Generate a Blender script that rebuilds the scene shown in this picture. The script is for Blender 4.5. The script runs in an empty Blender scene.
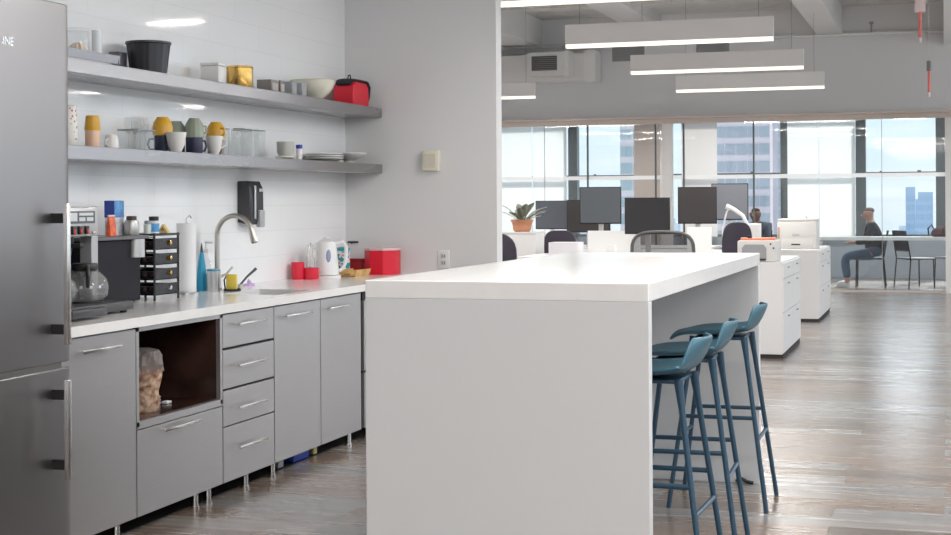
import bpy, bmesh, math, random
from mathutils import Vector, Matrix
random.seed(7)
S = bpy.context.scene
COL = S.collection
PI = math.pi

# ------------------------------------------------------------------ camera
cd = bpy.data.cameras.new('camera')
cam = bpy.data.objects.new('camera', cd)
COL.objects.link(cam)
cd.sensor_fit = 'HORIZONTAL'; cd.sensor_width = 36.0
F = 1465.0
cd.lens = 36.0 * F / 951.0
cd.shift_x = 0.0
cd.shift_y = -(267.5 - 202.5) / 951.0
cd.clip_start = 0.05; cd.clip_end = 5000
cam.location = (0, 0, 1.36)
YAW, ROLL = 0.309, 0.006
cam.matrix_world = (Matrix.Translation((0, 0, 1.36)) @ Matrix.Rotation(YAW, 4, 'Z')
                    @ Matrix.Rotation(PI / 2, 4, 'X') @ Matrix.Rotation(-ROLL, 4, 'Z'))
S.camera = cam

# ------------------------------------------------------------------ exposure
S.view_settings.view_transform = 'Standard'
S.view_settings.look = 'None'
S.view_settings.exposure = 0.15
S.view_settings.gamma = 1.0
S.view_settings.use_curve_mapping = False
S.cycles.use_denoising = True
S.cycles.max_bounces = 8
S.cycles.diffuse_bounces = 4
S.cycles.glossy_bounces = 4
S.cycles.transmission_bounces = 6
S.cycles.transparent_max_bounces = 64
S.cycles.sample_clamp_indirect = 4.0
S.cycles.caustics_reflective = False
S.cycles.caustics_refractive = False

# ------------------------------------------------------------------ world: hazy bright sky
W = bpy.data.worlds.new('sky'); S.world = W; W.use_nodes = True
nt = W.node_tree; nt.nodes.clear()
wo = nt.nodes.new('ShaderNodeOutputWorld'); bg = nt.nodes.new('ShaderNodeBackground')
tc = nt.nodes.new('ShaderNodeTexCoord'); sep = nt.nodes.new('ShaderNodeSeparateXYZ')
nt.links.new(tc.outputs['Generated'], sep.inputs[0])
rp = nt.nodes.new('ShaderNodeValToRGB')
e = rp.color_ramp.elements
e[0].position = 0.0; e[0].color = (0.74, 0.80, 0.86, 1)
e[1].position = 1.0; e[1].color = (0.42, 0.58, 0.85, 1)
x = e.new(0.04); x.color = (0.74, 0.85, 0.93, 1)
x = e.new(0.12); x.color = (0.62, 0.77, 0.92, 1)
nt.links.new(sep.outputs['Z'], rp.inputs[0])
mp = nt.nodes.new('ShaderNodeMapping'); mp.inputs['Scale'].default_value = (6, 6, 60)
nz = nt.nodes.new('ShaderNodeTexNoise'); nz.inputs['Scale'].default_value = 1.6; nz.inputs['Detail'].default_value = 4
nt.links.new(tc.outputs['Generated'], mp.inputs[0]); nt.links.new(mp.outputs[0], nz.inputs[0])
cr = nt.nodes.new('ShaderNodeValToRGB'); cr.color_ramp.elements[0].position = .45; cr.color_ramp.elements[1].position = .7
nt.links.new(nz.outputs[0], cr.inputs[0])
mx = nt.nodes.new('ShaderNodeMixRGB'); mx.inputs[2].default_value = (0.86, 0.90, 0.93, 1)
nt.links.new(cr.outputs[0], mx.inputs[0]); nt.links.new(rp.outputs[0], mx.inputs[1])
nt.links.new(mx.outputs[0], bg.inputs[0]); bg.inputs[1].default_value = 1.3
nt.links.new(bg.outputs[0], wo.inputs[0])

LAMP_W = 50.0       # power of each linear office lamp
sd = bpy.data.lights.new('sun', 'SUN'); sd.energy = 7.5; sd.angle = math.radians(6); sd.color = (1, .96, .9)
so = bpy.data.objects.new('sun', sd); COL.objects.link(so)
so.rotation_euler = (math.radians(-52), 0, math.radians(-14))   # sun stands high beyond the far windows
so.location = (0, 40, 40)


# ------------------------------------------------------------------ materials
MATS = {}
def mat(name, col, rough=.5, metal=0., spec=None, trans=0., emis=None, estr=0., coat=0., bump=None, var=None):
    if name in MATS: return MATS[name]
    m = bpy.data.materials.new(name); m.use_nodes = True
    b = m.node_tree.nodes['Principled BSDF']; N = m.node_tree.nodes; L = m.node_tree.links
    b.inputs['Base Color'].default_value = (*col, 1)
    b.inputs['Roughness'].default_value = rough
    b.inputs['Metallic'].default_value = metal
    if spec is not None: b.inputs['Specular IOR Level'].default_value = spec
    if trans: b.inputs['Transmission Weight'].default_value = trans
    if coat: b.inputs['Coat Weight'].default_value = coat
    if emis: b.inputs['Emission Color'].default_value = (*emis, 1); b.inputs['Emission Strength'].default_value = estr
    if bump or var:
        t = N.new('ShaderNodeTexCoord'); n = N.new('ShaderNodeTexNoise')
        sc, st = (bump or var)[:2]
        n.inputs['Scale'].default_value = sc; n.inputs['Detail'].default_value = 5
        L.new(t.outputs['Object'], n.inputs[0])
        if bump:
            bp = N.new('ShaderNodeBump'); bp.inputs['Strength'].default_value = st; bp.inputs['Distance'].default_value = bump[2]
            L.new(n.outputs[0], bp.inputs['Height']); L.new(bp.outputs[0], b.inputs['Normal'])
        if var:
            r = N.new('ShaderNodeValToRGB')
            r.color_ramp.elements[0].color = (*[c * (1 - var[1]) for c in col], 1)
            r.color_ramp.elements[1].color = (*[min(1, c * (1 + var[1])) for c in col], 1)
            if var[2:]: r.color_ramp.elements[1].color = (*var[2], 1)
            r.color_ramp.elements[0].position = .35; r.color_ramp.elements[1].position = .65
            L.new(n.outputs[0], r.inputs[0]); L.new(r.outputs[0], b.inputs['Base Color'])
    MATS[name] = m
    return m

def brushed(name, col, rough, scale, metal=1.0, amt=.06):
    m = bpy.data.materials.new(name); m.use_nodes = True
    N = m.node_tree.nodes; L = m.node_tree.links; b = N['Principled BSDF']
    b.inputs['Metallic'].default_value = metal; b.inputs['Base Color'].default_value = (*col, 1)
    t = N.new('ShaderNodeTexCoord'); mp = N.new('ShaderNodeMapping'); mp.inputs['Scale'].default_value = scale
    n = N.new('ShaderNodeTexNoise'); n.inputs['Scale'].default_value = 3; n.inputs['Detail'].default_value = 3
    L.new(t.outputs['Object'], mp.inputs[0]); L.new(mp.outputs[0], n.inputs[0])
    mr = N.new('ShaderNodeMapRange'); mr.inputs[3].default_value = rough - amt; mr.inputs[4].default_value = rough + amt
    L.new(n.outputs[0], mr.inputs[0]); L.new(mr.outputs[0], b.inputs['Roughness'])
    r = N.new('ShaderNodeValToRGB')
    r.color_ramp.elements[0].color = (*[c * .93 for c in col], 1); r.color_ramp.elements[1].color = (*[min(1, c * 1.06) for c in col], 1)
    L.new(n.outputs[0], r.inputs[0]); L.new(r.outputs[0], b.inputs['Base Color'])
    MATS[name] = m
    return m

def thin_glass(name, tint=(1, 1, 1), gloss=.08, haze=0., hcol=(.9, .93, .95)):
    m = bpy.data.materials.new(name); m.use_nodes = True
    N = m.node_tree.nodes; L = m.node_tree.links; N.clear()
    o = N.new('ShaderNodeOutputMaterial'); t = N.new('ShaderNodeBsdfTransparent'); g = N.new('ShaderNodeBsdfGlossy')
    t.inputs[0].default_value = (*tint, 1); g.inputs['Roughness'].default_value = .02
    fr = N.new('ShaderNodeLayerWeight'); pw = N.new('ShaderNodeMath'); pw.operation = 'POWER'; pw.inputs[1].default_value = 4
    L.new(fr.outputs['Facing'], pw.inputs[0])
    ma = N.new('ShaderNodeMath'); ma.operation = 'MULTIPLY_ADD'; ma.inputs[1].default_value = gloss * 10; ma.inputs[2].default_value = gloss
    ma.use_clamp = True
    L.new(pw.outputs[0], ma.inputs[0])
    mi = N.new('ShaderNodeMixShader'); L.new(ma.outputs[0], mi.inputs[0]); L.new(t.outputs[0], mi.inputs[1]); L.new(g.outputs[0], mi.inputs[2])
    last = mi
    if haze:
        d = N.new('ShaderNodeBsdfDiffuse'); d.inputs[0].default_value = (*hcol, 1)
        tl = N.new('ShaderNodeBsdfTranslucent'); tl.inputs[0].default_value = (*hcol, 1)
        ad = N.new('ShaderNodeMixShader'); ad.inputs[0].default_value = .7; L.new(d.outputs[0], ad.inputs[1]); L.new(tl.outputs[0], ad.inputs[2])
        m2 = N.new('ShaderNodeMixShader'); m2.inputs[0].default_value = haze
        L.new(mi.outputs[0], m2.inputs[1]); L.new(ad.outputs[0], m2.inputs[2]); last = m2
    L.new(last.outputs[0], o.inputs[0])
    MATS[name] = m
    return m

def translucent(name, col, fac=.6):
    m = bpy.data.materials.new(name); m.use_nodes = True
    N = m.node_tree.nodes; L = m.node_tree.links; N.clear()
    o = N.new('ShaderNodeOutputMaterial'); d = N.new('ShaderNodeBsdfDiffuse'); t = N.new('ShaderNodeBsdfTranslucent')
    d.inputs[0].default_value = (*col, 1); t.inputs[0].default_value = (*col, 1)
    mi = N.new('ShaderNodeMixShader'); mi.inputs[0].default_value = fac
    L.new(d.outputs[0], mi.inputs[1]); L.new(t.outputs[0], mi.inputs[2]); L.new(mi.outputs[0], o.inputs[0])
    MATS[name] = m
    return m

def tile_mat():
    m = bpy.data.materials.new('tile'); m.use_nodes = True
    N = m.node_tree.nodes; L = m.node_tree.links; b = N['Principled BSDF']
    t = N.new('ShaderNodeTexCoord'); s = N.new('ShaderNodeSeparateXYZ'); c = N.new('ShaderNodeCombineXYZ')
    L.new(t.outputs['Object'], s.inputs[0]); L.new(s.outputs['Y'], c.inputs[0]); L.new(s.outputs['Z'], c.inputs[1])
    br = N.new('ShaderNodeTexBrick'); L.new(c.outputs[0], br.inputs[0])
    br.inputs['Scale'].default_value = 1; br.inputs['Brick Width'].default_value = .60; br.inputs['Row Height'].default_value = .15
    br.inputs['Mortar Size'].default_value = .0018; br.inputs['Mortar Smooth'].default_value = .2
    br.inputs['Color1'].default_value = (.91, .925, .94, 1); br.inputs['Color2'].default_value = (.90, .915, .93, 1)
    br.inputs['Mortar'].default_value = (.82, .84, .85, 1)
    L.new(br.outputs[0], b.inputs['Base Color'])
    b.inputs['Roughness'].default_value = .05
    bp = N.new('ShaderNodeBump'); bp.invert = True; bp.inputs['Strength'].default_value = .1; bp.inputs['Distance'].default_value = .002
    L.new(br.outputs['Fac'], bp.inputs['Height']); L.new(bp.outputs[0], b.inputs['Normal'])
    return m

def floor_mat():
    m = bpy.data.materials.new('wood_floor'); m.use_nodes = True
    N = m.node_tree.nodes; L = m.node_tree.links; b = N['Principled BSDF']
    t = N.new('ShaderNodeTexCoord')
    br = N.new('ShaderNodeTexBrick'); L.new(t.outputs['Object'], br.inputs[0])
    br.inputs['Scale'].default_value = 1; br.inputs['Brick Width'].default_value = 1.25; br.inputs['Row Height'].default_value = .19
    br.inputs['Mortar Size'].default_value = .002; br.inputs['Mortar Smooth'].default_value = 1
    br.offset = .37; br.inputs['Bias'].default_value = 0.0
    br.inputs['Color1'].default_value = (0, 0, 0, 1); br.inputs['Color2'].default_value = (1, 1, 1, 1); br.inputs['Mortar'].default_value = (.5, .5, .5, 1)
    rp = N.new('ShaderNodeValToRGB'); E = rp.color_ramp.elements
    E[0].position = 0; E[0].color = (.14, .115, .10, 1); E[1].position = 1; E[1].color = (.33, .295, .27, 1)
    q = E.new(.35); q.color = (.245, .185, .145, 1)
    q = E.new(.7); q.color = (.24, .235, .23, 1)
    L.new(br.outputs[0], rp.inputs[0])
    mp = N.new('ShaderNodeMapping'); mp.inputs['Scale'].default_value = (.9, 9, 1); L.new(t.outputs['Object'], mp.inputs[0])
    n = N.new('ShaderNodeTexNoise'); n.inputs['Scale'].default_value = 2.0; n.inputs['Detail'].default_value = 3; n.inputs['Roughness'].default_value = .6
    L.new(mp.outputs[0], n.inputs[0])
    r2 = N.new('ShaderNodeValToRGB'); r2.color_ramp.elements[0].position = .3; r2.color_ramp.elements[0].color = (.76, .75, .74, 1)
    r2.color_ramp.elements[1].position = .72; r2.color_ramp.elements[1].color = (1.16, 1.15, 1.15, 1)
    L.new(n.outputs[0], r2.inputs[0])
    mu = N.new('ShaderNodeMixRGB'); mu.blend_type = 'MULTIPLY'; mu.inputs[0].default_value = 1
    L.new(rp.outputs[0], mu.inputs[1]); L.new(r2.outputs[0], mu.inputs[2])
    L.new(mu.outputs[0], b.inputs['Base Color'])
    mr = N.new('ShaderNodeMapRange'); mr.inputs[3].default_value = .25; mr.inputs[4].default_value = .29; b.inputs['Coat Weight'].default_value = .35; b.inputs['Coat Roughness'].default_value = .22
    L.new(n.outputs[0], mr.inputs[0]); L.new(mr.outputs[0], b.inputs['Roughness'])
    return m

TILE = tile_mat(); FLOOR = floor_mat()
PAINT = mat('wall_paint', (.73, .73, .735), .75, bump=(60, .05, .002))
PAINT2 = mat('office_paint', (.77, .775, .79), .8)
CONC = mat('sprayed_concrete', (.74, .735, .72), .95, bump=(5, 1.0, .16), )
CONCS = mat('painted_concrete', (.78, .78, .78), .8, bump=(25, .3, .01))
WHITE = mat('white_laminate', (.82, .82, .82), .35)
QUARTZ = mat('white_quartz', (.84, .835, .825), .16, var=(14, .015))
ISLANDW = mat('island_white', (.67, .68, .69), .3)
STEEL = brushed('cabinet_steel', (.55, .54, .545), .38, (2, 2, 60), .9)
STEEL_F = mat('fridge_steel', (.31, .30, .305), .36, 1.0)
SHELFST = brushed('shelf_steel', (.41, .40, .41), .27, (3, .5, 3), amt=.02)
CHROME = mat('chrome', (.78, .78, .78), .12, 1.0)
NICKEL = mat('brushed_nickel', (.54, .51, .47), .3, 1.0)
HANDLE = mat('handle_metal', (.76, .74, .72), .22, 1.0)
BLACK = mat('black_plastic', (.018, .018, .02), .35)
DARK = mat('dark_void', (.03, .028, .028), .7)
DKBROWN = mat('dark_walnut_lining', (.045, .022, .018), .22, var=(5, .4))
BLUE = mat('petrol_blue', (.035, .12, .17), .45)
BLUEM = mat('petrol_blue_metal', (.02, .062, .105), .35)
FRAME = mat('window_frame_grey', (.10, .115, .12), .5)
CLEAR = thin_glass('clear_glass', (.97, .985, .985), .05)
PGLASS = thin_glass('partition_glass', (.93, .955, .965), .04)
FROST = thin_glass('frosted_band', (.95, .97, .98), .04, haze=.75, hcol=(1, 1, 1))
JARG = thin_glass('jar_glass', (.98, .985, .985), .035, haze=.06, hcol=(.95, .97, .98))
BLIND = translucent('blind_fabric', (.90, .90, .885), .62)
BLINDW = translucent('warm_blind_fabric', (.84, .80, .78), .55)


# ------------------------------------------------------------------ mesh helpers
class MB:
    def __init__(s): s.bm = bmesh.new()
    def box(s, x0, x1, y0, y1, z0, z1, bev=0.):
        t = bmesh.new(); bmesh.ops.create_cube(t, size=1)
        for v in t.verts: v.co = Vector(((x0 + x1) / 2 + v.co.x * (x1 - x0), (y0 + y1) / 2 + v.co.y * (y1 - y0), (z0 + z1) / 2 + v.co.z * (z1 - z0)))
        if bev: bmesh.ops.bevel(t, geom=list(t.edges), offset=bev, segments=2, affect='EDGES', profile=.5)
        return s.add(t)
    def add(s, t, M=None):
        if M: bmesh.ops.transform(t, matrix=M, verts=t.verts)
        me = bpy.data.meshes.new('tmp'); t.to_mesh(me); t.free(); s.bm.from_mesh(me); bpy.data.meshes.remove(me); return s
    def lathe(s, prof, c=(0, 0, 0), n=28, M=None, wob=None):
        t = bmesh.new(); rings = []
        for r, z in prof:
            if r < 1e-6: rings.append([t.verts.new((c[0], c[1], c[2] + z))])
            else:
                rings.append([t.verts.new((c[0] + r * math.cos(2 * PI * k / n) * (wob(k, z) if wob else 1), c[1] + r * math.sin(2 * PI * k / n) * (wob(k, z) if wob else 1), c[2] + z)) for k in range(n)])
        for a, b in zip(rings, rings[1:]):
            for k in range(n):
                k2 = (k + 1) % n
                if len(a) == 1 and len(b) == 1: continue
                if len(a) == 1: t.faces.new((a[0], b[k2], b[k]))
                elif len(b) == 1: t.faces.new((a[k], a[k2], b[0]))
                else: t.faces.new((a[k], a[k2], b[k2], b[k]))
        bmesh.ops.recalc_face_normals(t, faces=t.faces)
        return s.add(t, M)
    def cyl(s, p0, p1, r0, r1=None, n=20):
        p0 = Vector(p0); p1 = Vector(p1); r1 = r0 if r1 is None else r1; d = p1 - p0
        q = d.to_track_quat('Z', 'Y').to_matrix().to_4x4()
        return s.lathe([(0, 0), (r0, 0), (r1, d.length), (0, d.length)], n=n, M=Matrix.Translation(p0) @ q)
    def tube(s, pts, r, n=12, closed=False):
        pts = [Vector(p) for p in pts]; t = bmesh.new(); rings = []
        rs = r if isinstance(r, (list, tuple)) else [r] * len(pts)
        up = None
        for i, p in enumerate(pts):
            a = pts[i - 1] if i else (pts[-1] if closed else p); b = pts[(i + 1) % len(pts)] if (i < len(pts) - 1 or closed) else p
            d = (b - a).normalized()
            if up is None: up = Vector((0, 0, 1)) if abs(d.z) < .9 else Vector((1, 0, 0))
            sx = d.cross(up).normalized(); up2 = sx.cross(d).normalized(); up = up2
            rings.append([t.verts.new(p + sx * rs[i] * math.cos(2 * PI * k / n) + up2 * rs[i] * math.sin(2 * PI * k / n)) for k in range(n)])
        pairs = list(zip(rings, rings[1:])) + ([(rings[-1], rings[0])] if closed else [])
        for a, b in pairs:
            for k in range(n): t.faces.new((a[k], a[(k + 1) % n], b[(k + 1) % n], b[k]))
        if not closed: t.faces.new(rings[0][::-1]); t.faces.new(rings[-1])
        bmesh.ops.recalc_face_normals(t, faces=t.faces)
        return s.add(t)
    def prism(s, poly, ax, a0, a1):
        """poly in the other two axes (in xyz order), extruded along ax from a0 to a1"""
        t = bmesh.new()
        def P(q, a):
            return {'x': (a, q[0], q[1]), 'y': (q[0], a, q[1]), 'z': (q[0], q[1], a)}[ax]
        A = [t.verts.new(P(q, a0)) for q in poly]; B = [t.verts.new(P(q, a1)) for q in poly]
        t.faces.new(A); t.faces.new(B[::-1])
        for i in range(len(poly)): t.faces.new((A[i], A[(i + 1) % len(A)], B[(i + 1) % len(B)], B[i]))
        bmesh.ops.recalc_face_normals(t, faces=t.faces)
        return s.add(t)
    def build(s, name, m, parent=None, smooth=True, bevel=0., sub=0, solid=0.):
        me = bpy.data.meshes.new(name); s.bm.to_mesh(me); s.bm.free()
        me.materials.append(m)
        if smooth:
            for p in me.polygons: p.use_smooth = True
            me.set_sharp_from_angle(angle=math.radians(38))
        o = bpy.data.objects.new(name, me); COL.objects.link(o)
        if parent: o.parent = parent
        if solid: q = o.modifiers.new('solid', 'SOLIDIFY'); q.thickness = solid; q.offset = 0
        if bevel: q = o.modifiers.new('bevel', 'BEVEL'); q.width = bevel; q.segments = 2; q.limit_method = 'ANGLE'
        if sub: q = o.modifiers.new('sub', 'SUBSURF'); q.levels = sub; q.render_levels = sub
        return o

def tag(o, label=None, cat=None, group=None, kind=None):
    if label: o['label'] = label
    if cat: o['category'] = cat
    if group: o['group'] = group
    if kind: o['kind'] = kind
    return o
def thing(name, label, cat, loc=(0, 0, 0), rz=0, group=None):
    o = bpy.data.objects.new(name, None); o.empty_display_size = .1; COL.objects.link(o)
    o.location = loc; o.rotation_euler = (0, 0, rz)
    return tag(o, label, cat, group)
def clone(root, loc, rz=0, label=None, group=None, scale=None):
    c = root.copy(); COL.objects.link(c); c.location = loc; c.rotation_euler = (0, 0, rz)
    if scale: c.scale = scale
    if label: c['label'] = label
    if group: c['group'] = group
    for ch in list(root.children):
        d = ch.copy(); COL.objects.link(d); d.parent = c
        for g in list(ch.children):
            k = g.copy(); COL.objects.link(k); k.parent = d
    return c
def struct(name, mb, m, label=None, **k):
    o = mb.build(name, m, **k); o['kind'] = 'structure'; 
    if label: o['label'] = label
    return o
def box(*a, **k): return MB().box(*a, **k)

# ------------------------------------------------------------------ structure
KX = -3.82          # tiled kitchen wall
KY = 9.10           # painted wall closing the kitchen
XR = 4.2            # right side of the room
CZ = 4.25           # ceiling
YG = 22.4           # glass partition
YW = 26.5           # facade
struct('floor', box(-9, XR + .2, -3.2, YW + .2, -.12, 0), FLOOR, smooth=False)
struct('ceiling', box(-9, XR + .2, -3.2, 22.7, CZ, CZ + .2), CONC, smooth=False)
struct('wall_left', box(KX - .15, KX, -3.2, KY, 0, CZ), TILE, 'white glossy tiled kitchen wall', smooth=False)
struct('wall_kitchen_end', box(KX - .15, -2.76, KY, KY + .12, 0, CZ), PAINT, 'light grey painted wall closing off the kitchen', smooth=False)
struct('wall_office_left', box(-9, -8.85, KY, YW + .2, 0, CZ), PAINT2, smooth=False)
struct('wall_kitchen_rear', box(-9, KX - .15, KY, KY + .12, 0, CZ), PAINT2, smooth=False)
# rear wall closed to cut light from behind; right windows enlarged for side light
def holed_wall(name, axis, c0, c1, a0, a1, z1, wins, wz0, wz1, m):
    b = MB(); cur = a0
    def bb(p, q, r, s):
        if axis == 'x': b.box(c0, c1, p, q, r, s)
        else: b.box(p, q, c0, c1, r, s)
    for w0, w1 in wins:
        bb(cur, w0, 0, z1); bb(w0, w1, 0, wz0); bb(w0, w1, wz1, z1); cur = w1
    bb(cur, a1, 0, z1)
    return struct(name, b, m, smooth=False)
rw = [(-2.6 + k * 3.1, -2.6 + k * 3.1 + 2.85) for k in range(8)]
holed_wall('wall_right', 'x', XR, XR + .2, -3.2, 22.7, CZ, rw, .3, 4.0, PAINT2)
struct('wall_rear', box(KX - .15, XR, -3.2, -3.0, 0, CZ), mat('rear_paint', (.55, .55, .56), .8), smooth=False)
for i, (a, b_) in enumerate(rw):
    m_ = MB()
    for yy in (a, (a + b_) / 2 - .03, b_ - .06): m_.box(XR + .06, XR + .14, yy, yy + .06, .3, 4.0)
    for zz in (.3, 2.0, 3.94): m_.box(XR + .06, XR + .14, a, b_, zz, zz + .06)
    struct('window_%d' % (i + 10), m_, FRAME, smooth=False)
# bulkhead over the glass partition and far facade
struct('wall_far', box(-9, XR, 22.5, 22.7, 2.575, CZ), PAINT2, 'grey bulkhead wall above the glass partition', smooth=False)
struct('ceiling_far_room', box(-9, XR, 22.7, YW, 2.95, 3.1), WHITE, smooth=False)
b = MB()
b.box(-9, XR, YW, YW + .2, 0, .716); b.box(-9, XR, YW, YW + .2, 2.93, CZ)
SP = mat('spandrel_grey', (.30, .33, .36), .6)
struct('wall_facade', b, SP, 'blue grey wall under and over the far windows', smooth=False)
for xx in (-6.5, -3.4, -.6, 2.2):  # unseen panel lamps added to brighten the room behind the glass
    t = thing('added_panel_lamp', 'unseen square lamp added to brighten the room behind the glass', 'ceiling lamp', (xx, 24.4, 2.90), 0, 'added lamps behind the bulkhead')
    box(-.32, .32, -.32, .32, 0, .05).build('frame', WHITE, t, smooth=False); box(-.29, .29, -.29, .29, -.004, -.0005).build('diffuser', WHITE, t, smooth=False)
    l = bpy.data.lights.new('added_panel_light', 'AREA'); l.shape = 'SQUARE'; l.size = .58; l.energy = 45
    o = bpy.data.objects.new('added_panel_light', l); COL.objects.link(o); o.location = (xx, 24.4, 2.89)
struct('wall_far_right', box(XR, XR + .2, 22.7, YW, 0, 3.1), PAINT2, smooth=False)
for i, (a, c) in enumerate([(-6.63, -6.46), (-2.75, -2.63), (-1.456, -1.286), (-.118, .047), (1.25, 1.42), (-8.4, -8.25), (-4.95, -4.80)]):
    struct('trim_%d' % (i + 1), box(a, c, YW - .06, YW + .12, .716, 2.93), FRAME, 'dark grey window mullion', smooth=False)
# windows: frame with transom and pane
for i, (a, c, tz) in enumerate([(-8.25, -6.63, 1.82), (-6.46, -4.95, 1.82), (-4.80, -2.75, 1.83), (-2.63, -1.456, 1.83), (-1.286, -.118, 1.82), (.047, 1.25, 1.82), (1.42, XR, 1.82)]):
    m_ = MB(); m_.box(a, c, YW, YW + .06, tz - .03, tz + .03); m_.box(a, c, YW, YW + .06, .716, .76); m_.box(a, c, YW, YW + .06, 2.88, 2.93)
    m_.box(a + (c - a) * .2, a + (c - a) * .2 + .04, YW - .01, YW + .02, tz + .03, tz + .05); m_.box(a + (c - a) * .74, a + (c - a) * .74 + .06, YW - .01, YW + .02, tz + .03, tz + .055)
    f = struct('window_%d' % (i + 1), m_, FRAME, smooth=False)
    box(a, c, YW + .025, YW + .03, .76, 2.88).build('pane', CLEAR, f, smooth=False)
# interior column
struct('trim_20', box(-5.25, -4.78, 25.75, 26.1, 0, 2.95), mat('tan_paint', (.50, .41, .36), .7), 'tan painted column behind the glass', smooth=False)
# glass partition: frame, posts, panes, frosted band
g = MB()
g.box(-8.85, XR, YG - .03, YG + .03, 2.555, 2.63)
g.box(-8.85, XR, YG - .02, YG + .02, 0, .03)
PFR = mat('partition_frame', (.58, .50, .45), .4)
gp = struct('window_30', g, PFR, 'floor to bulkhead glass partition with frosted band', smooth=False)
for a, c in ((-4.115, -3.96), (.03, .17)): box(a, c, YG - .05, YG + .05, .0, 2.555).build('post', mat('post_white', (.72, .71, .70), .4), gp, smooth=False)
for xx in (-5.3, -4.224, -3.79, -2.727): box(xx - .012, xx + .012, YG - .02, YG + .02, .03, 2.555).build('mullion', FRAME, gp, smooth=False)
for xx in (-7.2, -6.0, -.859): box(xx - .004, xx + .004, YG - .006, YG + .006, .03, 2.555).build('glass_joint', mat('joint_grey', (.35, .38, .4), .4), gp, smooth=False)
for a, c in ((-8.85, -4.115), (-3.96, .03), (.17, XR)):
    box(a, c, YG - .001, YG + .001, .03, 1.70).build('pane', PGLASS, gp, smooth=False)
    box(a, c, YG - .001, YG + .001, 1.76, 2.555).build('pane', PGLASS, gp, smooth=False)
    box(a, c, YG - .001, YG + .001, 1.70, 1.76).build('frosted_band', FROST, gp, smooth=False)
# drywall between bulkhead and partition head
struct('trim_21', box(-9, XR, 22.32, 22.5, 2.63, 2.66), PFR, smooth=False)

# concrete beams
def beam(name, x0, x1, z0, y0=-3, y1=22.5, haunch=0.):
    m_ = MB(); m_.box(x0, x1, y0, y1, z0, CZ)
    o = m_.build(name, CONCS, smooth=False); o['kind'] = 'structure'; o['label'] = 'white painted concrete ceiling beam'; return o
beam('trim_22', -6.65, -6.06, 3.83)
beam('trim_23', -4.64, -4.15, 4.06)
beam('trim_24', -1.78, -1.42, 3.83)
beam('trim_25', .02, .6, 3.62)
beam('trim_26', 2.4, 2.8, 3.83)
# cross rib and pipe at the top of the bulkhead
struct('trim_27', MB().box(-8.8, 4.0, 20.2, 20.5, 4.12, CZ), CONC, smooth=False)
p = thing('ceiling_pipe', 'thin white pipe running along the top of the grey bulkhead', 'pipe', (0, 22.44, 3.83))
MB().cyl((-8.8, 0, 0), (4.1, 0, 0), .024).build('pipe', CONCS, p)
for xx in (-6.9, -5.4, -3.9, -2.3, -.9, 1.0):
    MB().box(xx - .015, xx + .015, -.02, .058, -.03, .03).build('clamp', CONCS, p)
MB().cyl((-1.0, 0, 0.02), (-1.0, 0, .14), .012).box(-1.03, -.97, -.03, .03, .14, .17).build('sprinkler_head', mat('sprinkler', (.35, .35, .35), .5), p)

# ------------------------------------------------------------------ linear ceiling lamps
LW = mat('lamp_housing', (.90, .90, .90), .45)
DIFF = mat('lamp_diffuser', (1, .93, .84), .5, emis=(1, .86, .73), estr=1.15)
def lamp():
    t = thing('linear_pendant_lamp', 'x', 'ceiling lamp', (0, 0, 2.87), group='linear pendant lamps')
    b = MB(); b.box(-.985, .985, -.035, .035, .0, .19); b.build('housing', LW, t, bevel=.003, smooth=False)
    box(-.98, .98, -.033, .033, -.034, 0).build('diffuser', DIFF, t, smooth=False)
    for sx in (-.85, .85): MB().cyl((sx, 0, .19), (sx, 0, 1.38), .0022, n=6).build('cable', mat('cable_grey', (.28, .28, .28), .6), t)
    return t
def lamp_light(x, y):
    l = bpy.data.lights.new('lamp_light', 'AREA'); l.shape = 'RECTANGLE'; l.size = 1.94; l.size_y = .05; l.energy = LAMP_W; l.color = (1, .965, .93)
    o = bpy.data.objects.new('lamp_light', l); COL.objects.link(o); o.location = (x, y, 2.834)
    if x < -2 and y > 9: return
    l = bpy.data.lights.new('added_uplight', 'AREA'); l.shape = 'RECTANGLE'; l.size = 1.94; l.size_y = .05; l.energy = LAMP_W * .35; l.color = (1, .96, .93)  # upward light added to brighten the ceiling
    o = bpy.data.objects.new('added_uplight', l); COL.objects.link(o); o.location = (x, y, 3.064); o.rotation_euler = (PI, 0, 0)
rowA = [-2.1, 1.0, 4.4, 7.52, 10.6, 13.7, 16.78, 19.8]
ordn = {10.6: 'linear pendant lamp cut by the top edge of the picture', 13.7: 'long white linear pendant lamp, nearest and largest in full view',
        16.78: 'white linear pendant lamp, middle of the three in full view', 19.8: 'white linear pendant lamp, farthest of the three in full view'}
L0 = lamp(); first = True
for y in rowA:
    o = L0 if first else clone(L0, (0, 0, 0)); first = False
    lx = -2.465 if y > 9 else -.6  # near lamps are unseen, set over the aisle to light the kitchen
    o.location = (lx, y, 2.87); o['label'] = ordn.get(y, 'unseen linear pendant lamp added to light the kitchen'); lamp_light(lx, y)
for y in (10.6, 13.7, 16.9, 20.1):
    o = clone(L0, (-6.5, y, 2.87)); o['label'] = 'white linear pendant lamp beside the kitchen wall end, mostly hidden by it' if y > 20 else 'unseen linear pendant lamp added to light the kitchen'; lamp_light(-6.5, y)
for y in rowA:  # extra unseen row added on the right to brighten the room
    o = clone(L0, (2.4, y, 2.87)); o['label'] = 'unseen linear pendant lamp added to light the kitchen'; lamp_light(2.4, y)

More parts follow.
